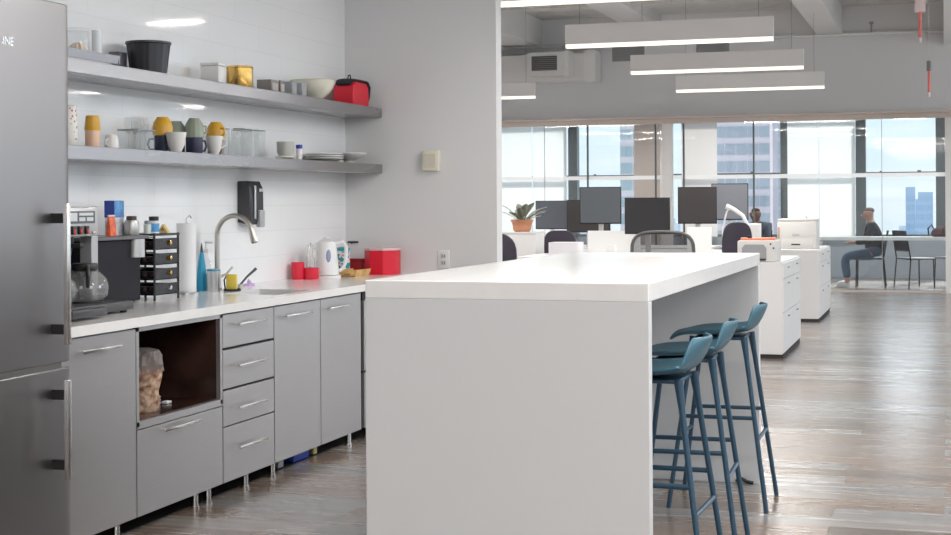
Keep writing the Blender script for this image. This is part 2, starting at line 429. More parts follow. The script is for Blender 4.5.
# ------------------------------------------------------------------ kitchen: base cabinets
CF = -3.165         # door faces
def bar_handle(parent, y0, y1, z, xf=CF):
    h = MB(); h.box(xf + .026, xf + .036, y0, y1, z - .0065, z + .0065, .002)
    for yy in (y0 + .04, y1 - .04): h.cyl((xf, yy, z), (xf + .030, yy, z), .005, n=8)
    return h.build('handle', HANDLE, parent)
def legs(t, ys, x=-3.195):
    for x, yy in [(x, y_) for y_ in ys] + [(-3.74, y_) for y_ in ys]:
        MB().cyl((x, yy, .012), (x, yy, .075), .016, n=14).cyl((x, yy, 0), (x, yy, .012), .021, n=14).build('leg', CHROME, t)
def carcass(t, y0, y1, m=None, z0=.075, z1=.855):
    box(KX + .02, CF - .019, y0 + .002, y1 - .002, z0, z1).build('carcass', m or STEEL, t, smooth=False)
def front(t, name, y0, y1, z0, z1, m=None):
    return box(CF - .019, CF, y0 + .003, y1 - .003, z0, z1).build(name, m or STEEL, t, bevel=.0015, smooth=False)
c1 = thing('base_cabinet', 'brushed steel base cabinet with one tall door next to the fridge', 'cabinet')
carcass(c1, 4.74, 5.313); d = front(c1, 'door', 4.74, 5.313, .072, .848); bar_handle(d, 4.875, 5.155, .795); legs(c1, (4.80, 5.20))
c2 = thing('base_cabinet', 'steel base cabinet with an open dark cubby over a deep drawer', 'cabinet')
b = MB(); y0, y1 = 5.315, 6.070
b.box(KX + .02, CF - .02, y0, y1, .075, .44); b.box(KX + .02, CF, y0, y0 + .022, .44, .855); b.box(KX + .02, CF, y1 - .022, y1, .44, .855)
b.box(KX + .02, CF, y0, y1, .835, .855); b.box(KX + .02, CF, y0, y1, .432, .462)
b.build('carcass', STEEL, c2, smooth=False, bevel=.001)
b = MB(); b.box(KX + .03, KX + .04, y0 + .022, y1 - .022, .462, .835); b.box(KX + .03, CF - .02, y0 + .0221, y0 + .026, .462, .835)
b.box(KX + .03, CF - .02, y1 - .026, y1 - .0221, .462, .835); b.box(KX + .03, CF - .02, y0 + .022, y1 - .022, .4621, .466); b.box(KX + .03, CF - .02, y0 + .022, y1 - .022, .831, .835)
b.build('cubby_lining', DKBROWN, c2, smooth=False)
d = front(c2, 'drawer', y0, y1, .072, .428); bar_handle(d, 5.49, 5.81, .405); legs(c2, (5.855, 5.975))
c3 = thing('base_cabinet', 'steel base cabinet with a stack of four drawers', 'cabinet')
carcass(c3, 6.072, 6.616, DARK)  # carcass coloured dark so the drawer gaps read as shaded
for z0, z1, hz in ((.695, .848, .798), (.505, .683, .605), (.332, .495, .408), (.072, .326, .222)):
    d = front(c3, 'drawer', 6.072, 6.616, z0, z1); bar_handle(d, 6.18, 6.47, hz)
legs(c3, (6.35,))
c4 = thing('base_cabinet', 'steel base cabinet with two tall doors under the sink', 'cabinet')
carcass(c4, 6.618, 7.755, z1=.70)
for a, c, h0, h1 in ((6.618, 7.185, 6.70, 7.01), (7.187, 7.755, 7.24, 7.55)):
    d = front(c4, 'door', a, c, .072, .848); bar_handle(d, h0, h1, .796)
legs(c4, (6.645, 7.63))
c5 = thing('base_cabinet', 'steel panelled cabinet behind the end of the island, past a dark gap', 'cabinet')
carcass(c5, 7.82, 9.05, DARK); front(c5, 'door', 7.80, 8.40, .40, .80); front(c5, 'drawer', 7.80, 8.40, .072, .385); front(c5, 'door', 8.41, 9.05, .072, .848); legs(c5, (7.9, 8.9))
box(KX + .02, CF - .03, 7.757, 7.80, .075, .855).build('gap_shade_strip', DARK, c5, smooth=False)  # dark strip standing in for the shade in the gap between units
# countertop around the sink hole
T0, T1 = .857, .897
sx0, sx1, sy0, sy1 = -3.54, -3.22, 6.78, 7.22
b = MB(); b.box(KX, -3.145, 4.738, sy0, T0, T1).box(KX, -3.145, sy1, KY, T0, T1).box(KX, sx0, sy0, sy1, T0, T1).box(sx1, -3.145, sy0, sy1, T0, T1)
tag(b.build('countertop', QUARTZ, smooth=False), 'white quartz countertop over the steel base cabinets', 'countertop')
sk = thing('kitchen_sink', 'undermounted steel sink sunk in the white countertop', 'sink', (-3.38, 7.0, T0))
b = MB(); a, c = (sx1 - sx0) / 2, (sy1 - sy0) / 2
b.box(-a, -a + .004, -c, c, -.14, 0).box(a - .004, a, -c, c, -.14, 0).box(-a, a, -c, -c + .004, -.14, 0).box(-a, a, c - .004, c, -.14, 0).box(-a, a, -c, c, -.145, -.14)
b.build('basin', SHELFST, sk, smooth=False)
MB().cyl((0, 0, -.14), (0, 0, -.134), .04).build('drain', CHROME, sk)
box(KX, -3.235, 4.74, 9.05, 0, .002).build('floor_shadow_mat', DARK)  # dark sheet painting the shadow on the floor below the cabinets
bpy.data.objects['floor_shadow_mat'].name = 'cabinet_shade_strip'
tag(bpy.data.objects['cabinet_shade_strip'], 'dark strip painted as shade under the steel cabinets', kind='structure')
# steel shelves
def shelf(z0, z1, label):
    t = thing('wall_shelf', label, 'shelf')
    box(KX, -3.555, 4.75, KY, z0, z1).build('shelf_board', SHELFST, t, bevel=.002, smooth=False)
    return t
shelf(1.93, 1.99, 'upper thick steel wall shelf on the white tiles')
shelf(1.557, 1.617, 'lower thick steel wall shelf on the white tiles')

# ------------------------------------------------------------------ fridge
fx = -3.08
t = thing('refrigerator', 'tall stainless steel refrigerator with bar handles at the left edge', 'refrigerator', (-3.4, 4.36, 0))
box(-.38, fx + 3.4 - .07, -.36, .345, .02, 2.09).build('body', mat('fridge_body', (.20, .20, .20), .5), t, smooth=False)
X1 = fx + 3.4; dp = [(X1 - .065, -.36), (X1, -.36), (X1, .315), (X1 - .003, .338), (X1 - .010, .356), (X1 - .024, .370), (X1 - .04, .374), (X1 - .065, .374)]
u = MB().prism(dp, 'z', .783, 2.10).build('door', STEEL_F, t, bevel=.004)
l = MB().prism(dp, 'z', .03, .762).build('door', STEEL_F, t, bevel=.004)
box(fx + 3.4 - .075, fx + 3.4 - .006, -.355, .30, .7625, .7825).build('seam_strip', CHROME, t, smooth=False)
hx = fx + 3.4 + .062
for dr, z0, z1 in ((u, .855, 1.367), (l, .365, .728)):
    hb = MB(); hb.box(hx - .010, hx + .008, .225, .249, z0, z1, bev=.003)
    h = hb.build('handle', HANDLE, dr)
    for zz in (z0 + .055, z1 - .055): MB().box(fx + 3.4 - .004, hx - .010, .228, .246, zz - .018, zz + .018).build('handle_mount', BLACK, dr, smooth=False)
cu = bpy.data.curves.new('badge', 'FONT'); cu.body = 'INE'; cu.size = .042; cu.extrude = .0008
tmp = bpy.data.objects.new('badge_tmp', cu); COL.objects.link(tmp); bpy.context.view_layer.update()
me = bpy.data.meshes.new_from_object(tmp); bpy.data.objects.remove(tmp)
bd = bpy.data.objects.new('badge', me); COL.objects.link(bd); me.materials.append(CHROME); bd.parent = u
bd.matrix_local = Matrix.Translation((fx + 3.4 + .001, -.055, 1.915)) @ Matrix.Rotation(PI / 2, 4, 'Z') @ Matrix.Rotation(PI / 2, 4, 'X')
tag(bd, 'small raised letters INE near the top')

# ------------------------------------------------------------------ island
isl = thing('kitchen_island', 'large white waterfall kitchen island with overhanging bar side', 'kitchen island', (-1.325, 5.81, 0), math.radians(-.4))
w2, l2 = .470, 1.355
box(-w2, w2, -l2, l2, 1.05, 1.108).build('slab', QUARTZ, isl, bevel=.003, smooth=False)
box(-w2, w2, -l2, -l2 + .05, 0, 1.05).build('end_panel', ISLANDW, isl, bevel=.002, smooth=False)
box(-w2, w2, l2 - .05, l2, 0, 1.05).build('end_panel', ISLANDW, isl, bevel=.002, smooth=False)
box(-w2 + .01, -.16, -l2 + .05, l2 - .05, .0, 1.05).build('body', ISLANDW, isl, smooth=False)
MB().tube([(.36, l2 - .06, .012), (.38, l2 - .07, .03), (.41, l2 - .065, .012), (.44, l2 - .06, .006)], .008).build('cable_end', BLACK, isl)

# ------------------------------------------------------------------ bar stools
def make_stool():
    t = thing('bar_stool', 'x', 'bar stool', group='petrol blue bar stools')
    # shell: seat swept up into a low curved backrest (faces -X)
    nu, nv = 26, 17
    t_ = bmesh.new(); grid = []
    for i in range(nu):
        s = i / (nu - 1)
        if s < .60:
            q = s / .60; x = -.215 + q * .315; z = .780 - .012 * math.sin(q * PI) - .020 * max(0, 1 - q * 5) ** 2
        else:
            q = (s - .60) / .40; x = .10 + .098 * q ** .66; z = .780 + .120 * q ** 1.5
        if s < .6: hw = .200 * min(1, .82 + s * 1.1)
        else:
            q = (s - .60) / .40; hw = .200 - .06 * q ** 1.6
            if q > .8: hw -= .035 * ((q - .8) / .2) ** 2
        row = []
        for j in range(nv):
            v = (j / (nv - 1)) * 2 - 1
            lift = .020 * abs(v) ** 3 * min(1, s / .3)
            fall = .020 * v * v * max(0, 1 - s / .2)
            bx = -.045 * abs(v) ** 2 * max(0, (s - .5) / .5)
            row.append(t_.verts.new((x + bx, hw * v, z + (lift if s < .7 else 0) - fall)))
        grid.append(row)
    for a, b in zip(grid, grid[1:]):
        for j in range(nv - 1): t_.faces.new((a[j], a[j + 1], b[j + 1], b[j]))
    bmesh.ops.recalc_face_normals(t_, faces=t_.faces)
    m_ = MB(); m_.add(t_); sh = m_.build('seat_shell', BLUE, t, solid=.014, sub=1)
    tops = {}; feet = {}
    for ix, sx in enumerate((-1, 1)):
        for iy, sy in enumerate((-1, 1)):
            top = Vector((sx * .112 , sy * .13, .758)); foot = Vector((sx * .215, sy * .205, 0))
            tops[(sx, sy)] = top; feet[(sx, sy)] = foot
            n = 8; pts = [top.lerp(foot, k / n) for k in range(n + 1)]
            rs = [.017, .0115] + [.0105] * (n - 1)
            MB().tube(pts, rs, n=12).build('leg', BLUEM, t)
    def at(k, z): return tops[k].lerp(feet[k], 1 - z / .758)
    for sy in (-1, 1): MB().tube([at((-1, sy), .405), at((1, sy), .405)], .009, n=10).build('footrest', BLUEM, t)
    for sx in (-1, 1): MB().tube([at((sx, -1), .31), at((sx, 1), .31)], .009, n=10).build('footrest', BLUEM, t)
    MB().box(-.11, .11, -.12, .12, .742, .756, bev=.005).build('seat_support', BLUEM, t)
    return t
s0 = make_stool()
s0.location = (-.96, 5.04, 0); s0.rotation_euler = (0, 0, math.radians(-2)); s0['label'] = 'petrol blue bar stool, nearest of the three at the island'
clone(s0, (-.96, 5.72, 0), math.radians(2), 'petrol blue bar stool, middle of the three at the island')
clone(s0, (-.955, 6.66, 0), 0, 'petrol blue bar stool, farthest of the three at the island')

# ------------------------------------------------------------------ kitchen wall fittings
def rbox(x, y, z, sx, sy, sz, bev=0.):   # box on a base point
    return MB().box(x - sx / 2, x + sx / 2, y - sy / 2, y + sy / 2, z, z + sz, bev)
def single(mb, name, m, label, cat, group=None, loc=(0, 0, 0), rz=0, **k):
    o = mb.build(name, m, **k); o.location = loc; o.rotation_euler = (0, 0, rz)
    return tag(o, label, cat, group)
t = thing('soap_dispenser', 'black wall mounted soap dispenser with grey push lever above the faucet', 'soap dispenser', (KX, 7.60, 1.225))
b = MB(); b.prism([(0, .03), (.075, .015), (.085, .05), (.082, .22), (.06, .265), (0, .265)], 'y', -.085, .085); b.build('housing', mat('dispenser_black', (.035, .035, .04), .25), t, bevel=.006)
rbox(.088, -.035, .05, .008, .022, .19, .003).build('window_strip', mat('strip_silver', (.6, .62, .65), .25, .6), t)
rbox(.082, .045, 0.0, .03, .065, .10, .008).build('push_lever', mat('lever_grey', (.42, .43, .45), .35), t)
rbox(.086, .045, .205, .004, .05, .018, .001).build('badge', mat('badge_grey', (.5, .5, .52), .4), t)
t = thing('thermostat', 'cream coloured box mounted on the grey end wall', 'thermostat', (-3.20, KY, 1.57))
rbox(0, -.024, 0, .115, .047, .135, .008).build('housing', mat('cream_plastic', (.78, .74, .62), .4), t)
rbox(0, -.049, .02, .07, .003, .09).build('grille', mat('cream_dark', (.66, .62, .52), .5), t)
t = thing('wall_outlet', 'white double wall outlet low on the grey end wall', 'outlet', (-3.125, KY, .93))
rbox(0, -.004, 0, .078, .008, .118, .002).build('cover_plate', mat('outlet_white', (.80, .80, .79), .35), t)
for zz in (.02, .065):
    s_ = rbox(0, -.0095, zz, .036, .004, .032, .001).build('socket', mat('outlet_socket', (.62, .62, .61), .4), t)
    MB().box(-.010, -.006, -.013, -.0112, zz + .009, zz + .024).box(.006, .010, -.013, -.0112, zz + .009, zz + .024).build('slots', BLACK, s_, smooth=False)
t = thing('wall_hook', 'small dark hook strip on the grey wall above the canister', 'hook', (-3.765, KY, 1.10))
rbox(0, -.006, -.006, .075, .01, .012, .002).build('strip', DARK, t)
MB().tube([(.0, -.01, 0), (0, -.03, -.01), (0, -.035, .005)], .003).build('peg', DARK, t)

# faucet
t = thing('kitchen_faucet', 'tall gooseneck brushed nickel faucet arching over the sink', 'faucet', (-3.72, 7.08, .897))
MB().lathe([(0, 0), (.030, 0), (.030, .006), (.022, .012), (.020, .10), (.015, .115), (0, .115)]).build('base', NICKEL, t)
pts = [(0, 0, .10), (0, 0, .29)]
for k in range(0, 15):
    a = PI - k * PI * .86 / 14; pts.append((.105 + .105 * math.cos(a), 0, .295 + .105 * math.sin(a)))
MB().tube(pts, .0135, n=14).build('spout', NICKEL, t)
e_ = Vector(pts[-1]); dn = Vector((.30, 0, -1)).normalized()
h = MB(); h.cyl(e_, e_ + dn * .03, .0145, .0165).cyl(e_ + dn * .03, e_ + dn * .085, .0165, .022); h.build('spray_head', NICKEL, t)
MB().cyl(e_ + dn * .086, e_ + dn * .088, .018).build('nozzle', BLACK, t)
MB().tube([(.01, .01, .07), (.035, .04, .085), (.05, .08, .12)], [.008, .007, .006]).build('lever', NICKEL, t)

# ------------------------------------------------------------------ upper shelf
U = 1.99
t = thing('glass_jar', 'clear glass storage jar with warm contents, leftmost on the upper shelf', 'jar', (-3.70, 5.73, U))
MB().lathe([(.046, 0), (.05, .01), (.05, .14), (.046, .15)]).build('body', JARG, t, solid=.003)
MB().lathe([(0, .003), (.042, .003), (.043, .05), (.03, .085), (.015, .10), (0, .10)], wob=lambda k, z: 1 + .18 * math.sin(k * 2.3)).build('contents', mat('pale_pasta', (.80, .66, .52), .6), t)
MB().lathe([(0, .15), (.048, .15), (.048, .163), (0, .165)]).build('lid', JARG, t)
t = thing('glass_vase', 'narrow frosted glass cylinder beside the storage jar', 'vase', (-3.70, 5.885, U))
MB().lathe([(0, 0), (.022, 0), (.024, .17), (.021, .17), (.020, .004), (0, .004)]).build('body', mat('milky_glass', (.74, .77, .80), .2), t)
t = thing('baking_tray', 'flat steel tray lying on the upper shelf in front of the jars', 'tray', (-3.602, 5.60, U))
b = MB(); b.prism([(-.035, .008), (.035, .008), (.042, .045), (.036, .045), (.03, .014), (-.03, .014), (-.036, .045), (-.042, .045)], 'y', -.26, .255).box(-.04, .04, -.26, -.255, .008, .045).box(-.04, .04, .25, .255, .008, .045)
b.box(-.03, .03, -.2, .2, 0, .008); b.build('pan', SHELFST, t, smooth=False)
MB().tube([(-.02, .255, .036), (-.015, .275, .04), (.015, .275, .04), (.02, .255, .036)], .003).build('grip', SHELFST, t)
t = thing('ribbed_bin', 'black ribbed round bin with flared rim on the upper shelf', 'bin', (-3.675, 6.30, U))
MB().lathe([(0, 0), (.088, 0), (.104, .145), (.110, .148), (.110, .158), (.101, .158), (.086, .006), (0, .006)], n=72, wob=lambda k, z: 1 + (.018 * (1 if k % 4 < 2 else -1) if .001 < z < .146 else 0)).build('body', mat('bin_black', (.022, .022, .03), .28), t)
MB().box(-.012, .012, .104, .109, .10, .135).build('tab', BLACK, t)
single(MB().box(-.03, .03, -.035, .035, 0, .10, .004), 'coffee_tin', mat('dark_grey_tin', (.12, .12, .14), .4, .4), 'small dark grey tin tucked left of the black bin', 'tin', loc=(-3.765, 6.17, U))
t = thing('storage_canister', 'plain white box shaped canister on the upper shelf', 'canister', (-3.68, 6.97, U))
rbox(0, 0, 0, .11, .085, .10, .008).build('body', mat('ceramic_white', (.83, .82, .80), .25), t)
rbox(0, 0, .10, .112, .087, .016, .004).build('lid', mat('ceramic_white', (.83, .82, .80), .25), t)
t = thing('gold_pot', 'polished gold cylindrical pot on the upper shelf', 'pot', (-3.675, 7.27, U))
GOLD = mat('polished_gold', (.86, .55, .17), .16, 1.0)
MB().lathe([(0, 0), (.070, 0), (.073, .004), (.072, .122), (.069, .125), (.066, .122), (.066, .006), (0, .006)], n=40).build('body', GOLD, t)
MB().lathe([(.0735, .112), (.0755, .115), (.0735, .119)], n=40).build('rim', GOLD, t)
G1 = mat('smoked_glass', (.30, .28, .27), .2, .3); G2 = mat('slate_grey', (.36, .38, .42), .3)
for x_, y_, w_, h_, m_, lb in ((-3.665, 7.60, .05, .075, G1, 'low smoky brown square dish beside the gold pot'), (-3.665, 7.70, .03, .078, G1, 'narrow brown dish between smoky and slate dishes'), (-3.665, 7.86, .035, .082, G2, 'slate grey square cup nearest the gold pot'), (-3.665, 8.0, .035, .085, G2, 'slate grey square cup next to the cream bowl')):
    t = thing('square_dish', lb, 'dish', (x_, y_, U))
    b = MB(); b.box(-.045, .045, -w_, w_, 0, .006); b.box(-.045, -.039, -w_, w_, .006, h_).box(.039, .045, -w_, w_, .006, h_).box(-.039, .039, -w_, -w_ + .006, .006, h_).box(-.039, .039, w_ - .006, w_, .006, h_)
    b.build('body', m_, t, smooth=False)
    MB().box(.0455, .047, -w_ * .7, w_ * .7, h_ * .2, h_ * .75).build('label_patch', mat('patch_grey', (.45, .42, .40), .4), t, smooth=False)
CREAM = mat('cream_ceramic', (.82, .80, .68), .25)
t = thing('mixing_bowl', 'large cream ceramic bowl leaning out over the upper shelf edge', 'bowl', (-3.675, 8.255, U))
MB().lathe([(0, 0), (.05, 0), (.055, .012), (.10, .045), (.128, .095), (.134, .125), (.129, .125), (.12, .095), (.09, .048), (.05, .02), (0, .018)], n=40).build('body', CREAM, t)
MB().lathe([(.134, .120), (.139, .123), (.134, .128)], n=40).build('rim', CREAM, t)
t = thing('lunch_bag', 'red insulated bag with black trim and top loop on the upper shelf', 'bag', (-3.675, 8.86, U))
RED = mat('red_fabric', (.72, .012, .035), .45); BLKF = mat('black_fabric', (.02, .02, .028), .7)
prof_ = [(-.13, 0), (.13, 0), (.135, .06), (.125, .125), (.09, .155), (-.09, .155), (-.125, .13), (-.135, .06)]
b = MB(); b.prism([(p_[0], p_[1]) for p_ in prof_], 'x', -.07, .072); b.build('body', RED, t, bevel=.008)
b = MB(); b.tube([(0, -.135, .135), (0, -.10, .163), (0, 0, .168), (0, .10, .163), (0, .136, .13), (0, .143, .06), (0, .138, .01)], [.012, .014, .014, .018, .018, .016, .012], n=10)
bmesh.ops.scale(b.bm, vec=(4.6, 1, 1), verts=b.bm.verts); b.build('black_trim', BLKF, t)
MB().tube([(0, -.06, .172), (0, -.045, .20), (0, -.02, .205), (0, -.005, .175)], .004).build('loop', BLKF, t)

# ------------------------------------------------------------------ lower shelf
Lz = 1.617
t = thing('floral_jug', 'white floral patterned pitcher at the left end of the lower shelf', 'pitcher', (-3.66, 5.585, Lz))
jm = bpy.data.materials.new('floral'); jm.use_nodes = True
N = jm.node_tree.nodes; Lk = jm.node_tree.links; v = N.new('ShaderNodeTexVoronoi'); v.inputs['Scale'].default_value = 48
tc_ = N.new('ShaderNodeTexCoord'); Lk.new(tc_.outputs['Object'], v.inputs[0]); r_ = N.new('ShaderNodeValToRGB')
r_.color_ramp.elements[0].position = .18; r_.color_ramp.elements[0].color = (1, 1, 1, 1); r_.color_ramp.elements[1].position = .30; r_.color_ramp.elements[1].color = (0, 0, 0, 1)
Lk.new(v.outputs['Distance'], r_.inputs[0]); hs = N.new('ShaderNodeMixRGB'); hs.blend_type = 'MULTIPLY'; hs.inputs[0].default_value = 1; hs.inputs[2].default_value = (.8, .45, .42, 1); Lk.new(v.outputs['Color'], hs.inputs[1])
mi_ = N.new('ShaderNodeMixRGB'); mi_.inputs[1].default_value = (.82, .79, .74, 1); Lk.new(r_.outputs[0], mi_.inputs[0]); Lk.new(hs.outputs[0], mi_.inputs[2])
Lk.new(mi_.outputs[0], N['Principled BSDF'].inputs['Base Color']); N['Principled BSDF'].inputs['Roughness'].default_value = .25
MB().lathe([(0, 0), (.038, 0), (.046, .03), (.044, .10), (.037, .15), (.041, .178), (.037, .178), (.033, .15), (.038, .02), (0, .01)], n=32).build('body', jm, t)
MB().tube([(.0, .037, .155), (0, .064, .15), (0, .068, .10), (0, .06, .05), (0, .043, .035)], .006).build('handle', mat('jug_handle', (.62, .42, .25), .4), t)
rbox(.015, .0, .165, .03, .04, .016, .004).build('green_rim_patch', mat('leaf_green', (.35, .55, .25), .4), t)
YEL = mat('mustard_glaze', (.74, .40, .035), .3)
def tumbler(prof, m): return MB().lathe(prof, n=32)
t = thing('stacked_tumbler', 'peach tumbler carrying an upturned mustard cup, beside the floral pitcher', 'tumbler', (-3.66, 5.78, Lz))
MB().lathe([(0, 0), (.031, 0), (.034, .075), (.033, .078), (0, .078)]).build('peach_cup', mat('peach_glaze', (.80, .52, .36), .35), t)
MB().lathe([(0, .0785), (.034, .0785), (.036, .085), (.030, .142), (.026, .146), (0, .146)]).build('mustard_cup', YEL, t)
CW = mat('ceramic_white', (.83, .82, .80), .25)
t = thing('small_cup', 'small upturned white cup between the tumbler and glass box', 'cup', (-3.66, 5.94, Lz))
MB().lathe([(0, .066), (.022, .066), (.031, .05), (.034, 0), (.031, 0), (.028, .048), (0, .060)]).build('body', CW, t)
MB().tube([(0, -.032, .045), (0, -.050, .04), (0, -.052, .022), (0, -.035, .012)], .004).build('handle', CW, t)
t = thing('glass_caddy', 'clear glass box holding drinking glasses with stems showing above', 'glass box', (-3.67, 6.175, Lz))
b = MB(); a_ = .078; b.box(-.055, .055, -a_, a_, 0, .004); b.box(-.055, -.052, -a_, a_, .004, .095).box(.052, .055, -a_, a_, .004, .095).box(-.052, .052, -a_, -a_ + .003, .004, .095).box(-.052, .052, a_ - .003, a_, .004, .095)
b.build('box', JARG, t, smooth=False)
b = MB(); b.tube([(.055, -a_, .098), (.055, a_, .098), (-.055, a_, .098), (-.055, -a_, .098)], .0035, closed=True); b.build('rim', mat('rim_grey', (.40, .43, .44), .25, .5), t)
for i_, (px_, py_) in enumerate(((.02, -.045), (.02, .0), (.02, .045), (-.025, -.03), (-.025, .03))):
    single(MB().lathe([(0, 0), (.018, 0), (.018, .002), (.003, .006), (.003, .07), (.016, .085), (.020, .12), (.015, .155), (.0135, .155), (.018, .12), (.014, .088), (0, .075)], n=20), 'stem_glass', JARG,
           ['small stemmed glass in the glass box, front left', 'small stemmed glass in the glass box, front middle', 'small stemmed glass in the glass box, front right', 'small stemmed glass in the glass box, back left', 'small stemmed glass in the glass box, back right'][i_],
           'glass', 'stemmed glasses in the glass box', (-3.67 + px_, 6.175 + py_, Lz + .0042))
NAVY = mat('navy_glaze', (.035, .04, .085), .25); SAGE = mat('sage_glaze', (.33, .38, .30), .4); MAUVE = mat('mauve_glaze', (.45, .36, .34), .4)
def mug_prof(r, h): return [(0, 0), (r * .82, 0), (r, .012), (r, h), (r - .004, h), (r - .005, .01), (0, .008)]
def mug(name, label, loc, r, h, m, hand=0.0, group='mugs on the lower shelf'):
    t = thing(name, label, 'mug', loc, hand, group)
    MB().lathe(mug_prof(r, h), n=32).build('body', m, t)
    MB().tube([(0, r - .003, h * .82), (0, r + .022, h * .80), (0, r + .030, h * .5), (0, r + .020, h * .22), (0, r - .003, h * .18)], .0055).build('handle', m, t)
    return t
def upcup(label, loc, r, h, m, ribs=0, rz=0):   # upturned cup resting on another
    t = thing('coffee_cup', label, 'cup', loc, rz, 'upturned coffee cups')
    MB().lathe([(0, h), (r * .55, h), (r * .6, h - .006), (r * .88, h * .72), (r, h * .45), (r * .97, 0), (r * .92, 0), (r * .8, h * .65), (0, h * .9)], n=48, wob=(lambda k, z: 1 + .02 * (1 if k % 4 < 2 else -1)) if ribs else None).build('body', m, t)
    MB().tube([(0, r * .9, h * .62), (0, r + .022, h * .6), (0, r + .026, h * .3), (0, r * .98, h * .16)], .0055).build('handle', m, t)
    return t
mug('coffee_mug', 'dark navy mug under the left mustard cup', (-3.70, 6.475, Lz), .044, .085, NAVY, PI * .6)
upcup('mustard cup upturned on a navy mug, left one', (-3.70, 6.475, Lz + .0855), .050, .092, YEL)
mug('coffee_mug', 'dark navy mug with its handle to the right under the sage cup', (-3.66, 6.725, Lz), .043, .085, NAVY, -.5)
upcup('ribbed sage green cup upturned in front on the navy mug', (-3.66, 6.725, Lz + .0855), .048, .098, SAGE, 1, -.5)
mug('coffee_mug', 'dark mug behind the navy mug on the lower shelf', (-3.76, 6.72, Lz), .043, .085, NAVY, 2.4)
upcup('dull sage cup upturned behind the ribbed one', (-3.76, 6.72, Lz + .0855), .048, .085, SAGE, 0, 2.6)
mug('coffee_mug', 'mauve mug under the right mustard cup', (-3.70, 7.035, Lz), .043, .088, MAUVE, -2.2)
upcup('mustard cup upturned on a mauve mug, right one', (-3.70, 7.035, Lz + .0885), .050, .092, YEL, 0, -2.0)
for (lx, ly, rr, lb, hz) in ((-3.605, 6.44, .052, 'white teacup in front of the left mustard cup', .6), (-3.625, 6.875, .045, 'white teacup in front of the right mustard cup', -.9)):
    t = thing('teacup', lb, 'cup', (lx, ly, Lz), hz, 'white teacups')
    MB().lathe([(0, 0), (rr * .5, 0), (rr * .55, .008), (rr * .8, .035), (rr, .098), (rr - .003, .098), (rr * .75, .04), (rr * .4, .012), (0, .010)], n=32).build('body', CW, t)
    MB().tube([(0, rr * .93, .085), (0, rr + .02, .082), (0, rr + .02, .05), (0, rr * .8, .035)], .004).build('handle', CW, t)
ng = ['leftmost', 'second', 'third', 'fourth', 'fifth', 'sixth', 'rightmost']
for i_, (lx, ly) in enumerate(((-3.72, 7.165), (-3.64, 7.185), (-3.64, 7.27), (-3.64, 7.355), (-3.64, 7.44), (-3.72, 7.32), (-3.72, 7.44))):
    lb = ['tall clear tumbler right behind the mauve mug', 'tall clear tumbler, front row, leftmost', 'tall clear tumbler, front row, second', 'tall clear tumbler, front row, third', 'tall clear tumbler, front row, rightmost', 'tall clear tumbler in the back row, middle', 'tall clear tumbler in the back row, rightmost'][i_]
    t = thing('glass_tumbler', lb, 'glass', (lx, ly, Lz), 0, 'tall clear tumblers on the lower shelf')
    MB().lathe([(0, 0), (.027, 0), (.032, .15), (.030, .15), (.0255, .008), (0, .008)], n=24).build('body', JARG, t)
    MB().lathe([(.0305, .149), (.0325, .151), (.0305, .153), (.0285, .151), (.0305, .149)], n=24).build('rim', mat('rim_grey', (.40, .43, .44), .25, .5), t)
t = thing('ceramic_planter', 'small tilted grey bowl with pale foot on the lower shelf', 'bowl', (-3.67, 7.84, Lz))
MB().lathe([(0, .0), (.03, .0), (.036, .012), (.05, .045), (.052, .105), (.049, .105), (.045, .045), (0, .02)], n=28).build('body', mat('warm_grey', (.55, .54, .50), .5), t)
MB().lathe([(0.0525, .01), (.06, .012), (.056, .02), (.04, .018)], n=28).build('foot_ring', CREAM, t)
t = thing('spice_jar', 'small white jar with bright blue cap on the lower shelf', 'jar', (-3.60, 7.88, Lz))
MB().lathe([(0, 0), (.018, 0), (.018, .06), (.014, .066), (0, .066)], n=20).build('body', mat('label_white', (.80, .78, .80), .4, var=(60, .15)), t)
MB().lathe([(0, .0665), (.019, .0665), (.019, .088), (0, .090)], n=20).build('cap', mat('cap_blue', (.02, .05, .42), .35), t)
for i_, (ly, rr, zz) in enumerate(((8.43, .125, 0), (8.43, .125, .020), (8.44, .118, .040))):
    lb = ['white dinner plate at the bottom of the plate stack', 'white dinner plate in the middle of the plate stack', 'smaller white plate on top of the plate stack'][i_]
    single(MB().lathe([(0, 0), (rr * .6, 0), (rr * .66, .004), (rr, .022), (rr, .026), (rr * .62, .009), (0, .008)], n=48), 'dinner_plate', CW, lb, 'plate', 'stacked white plates', (-3.685, ly, Lz + zz * .72))
t = thing('gravy_boat', 'low white dish on a short foot at the right end of the lower shelf', 'dish', (-3.68, 8.83, Lz))
MB().lathe([(0, 0), (.035, 0), (.03, .018), (.10, .05), (.115, .066), (.112, .070), (.05, .045), (0, .038)], n=36).build('body', CW, t)
MB().lathe([(.036, .0), (.040, .003), (.034, .018), (.030, .018)], n=30).build('foot', mat('foot_taupe', (.52, .46, .40), .5), t)

# ------------------------------------------------------------------ on the counter
C0 = .897
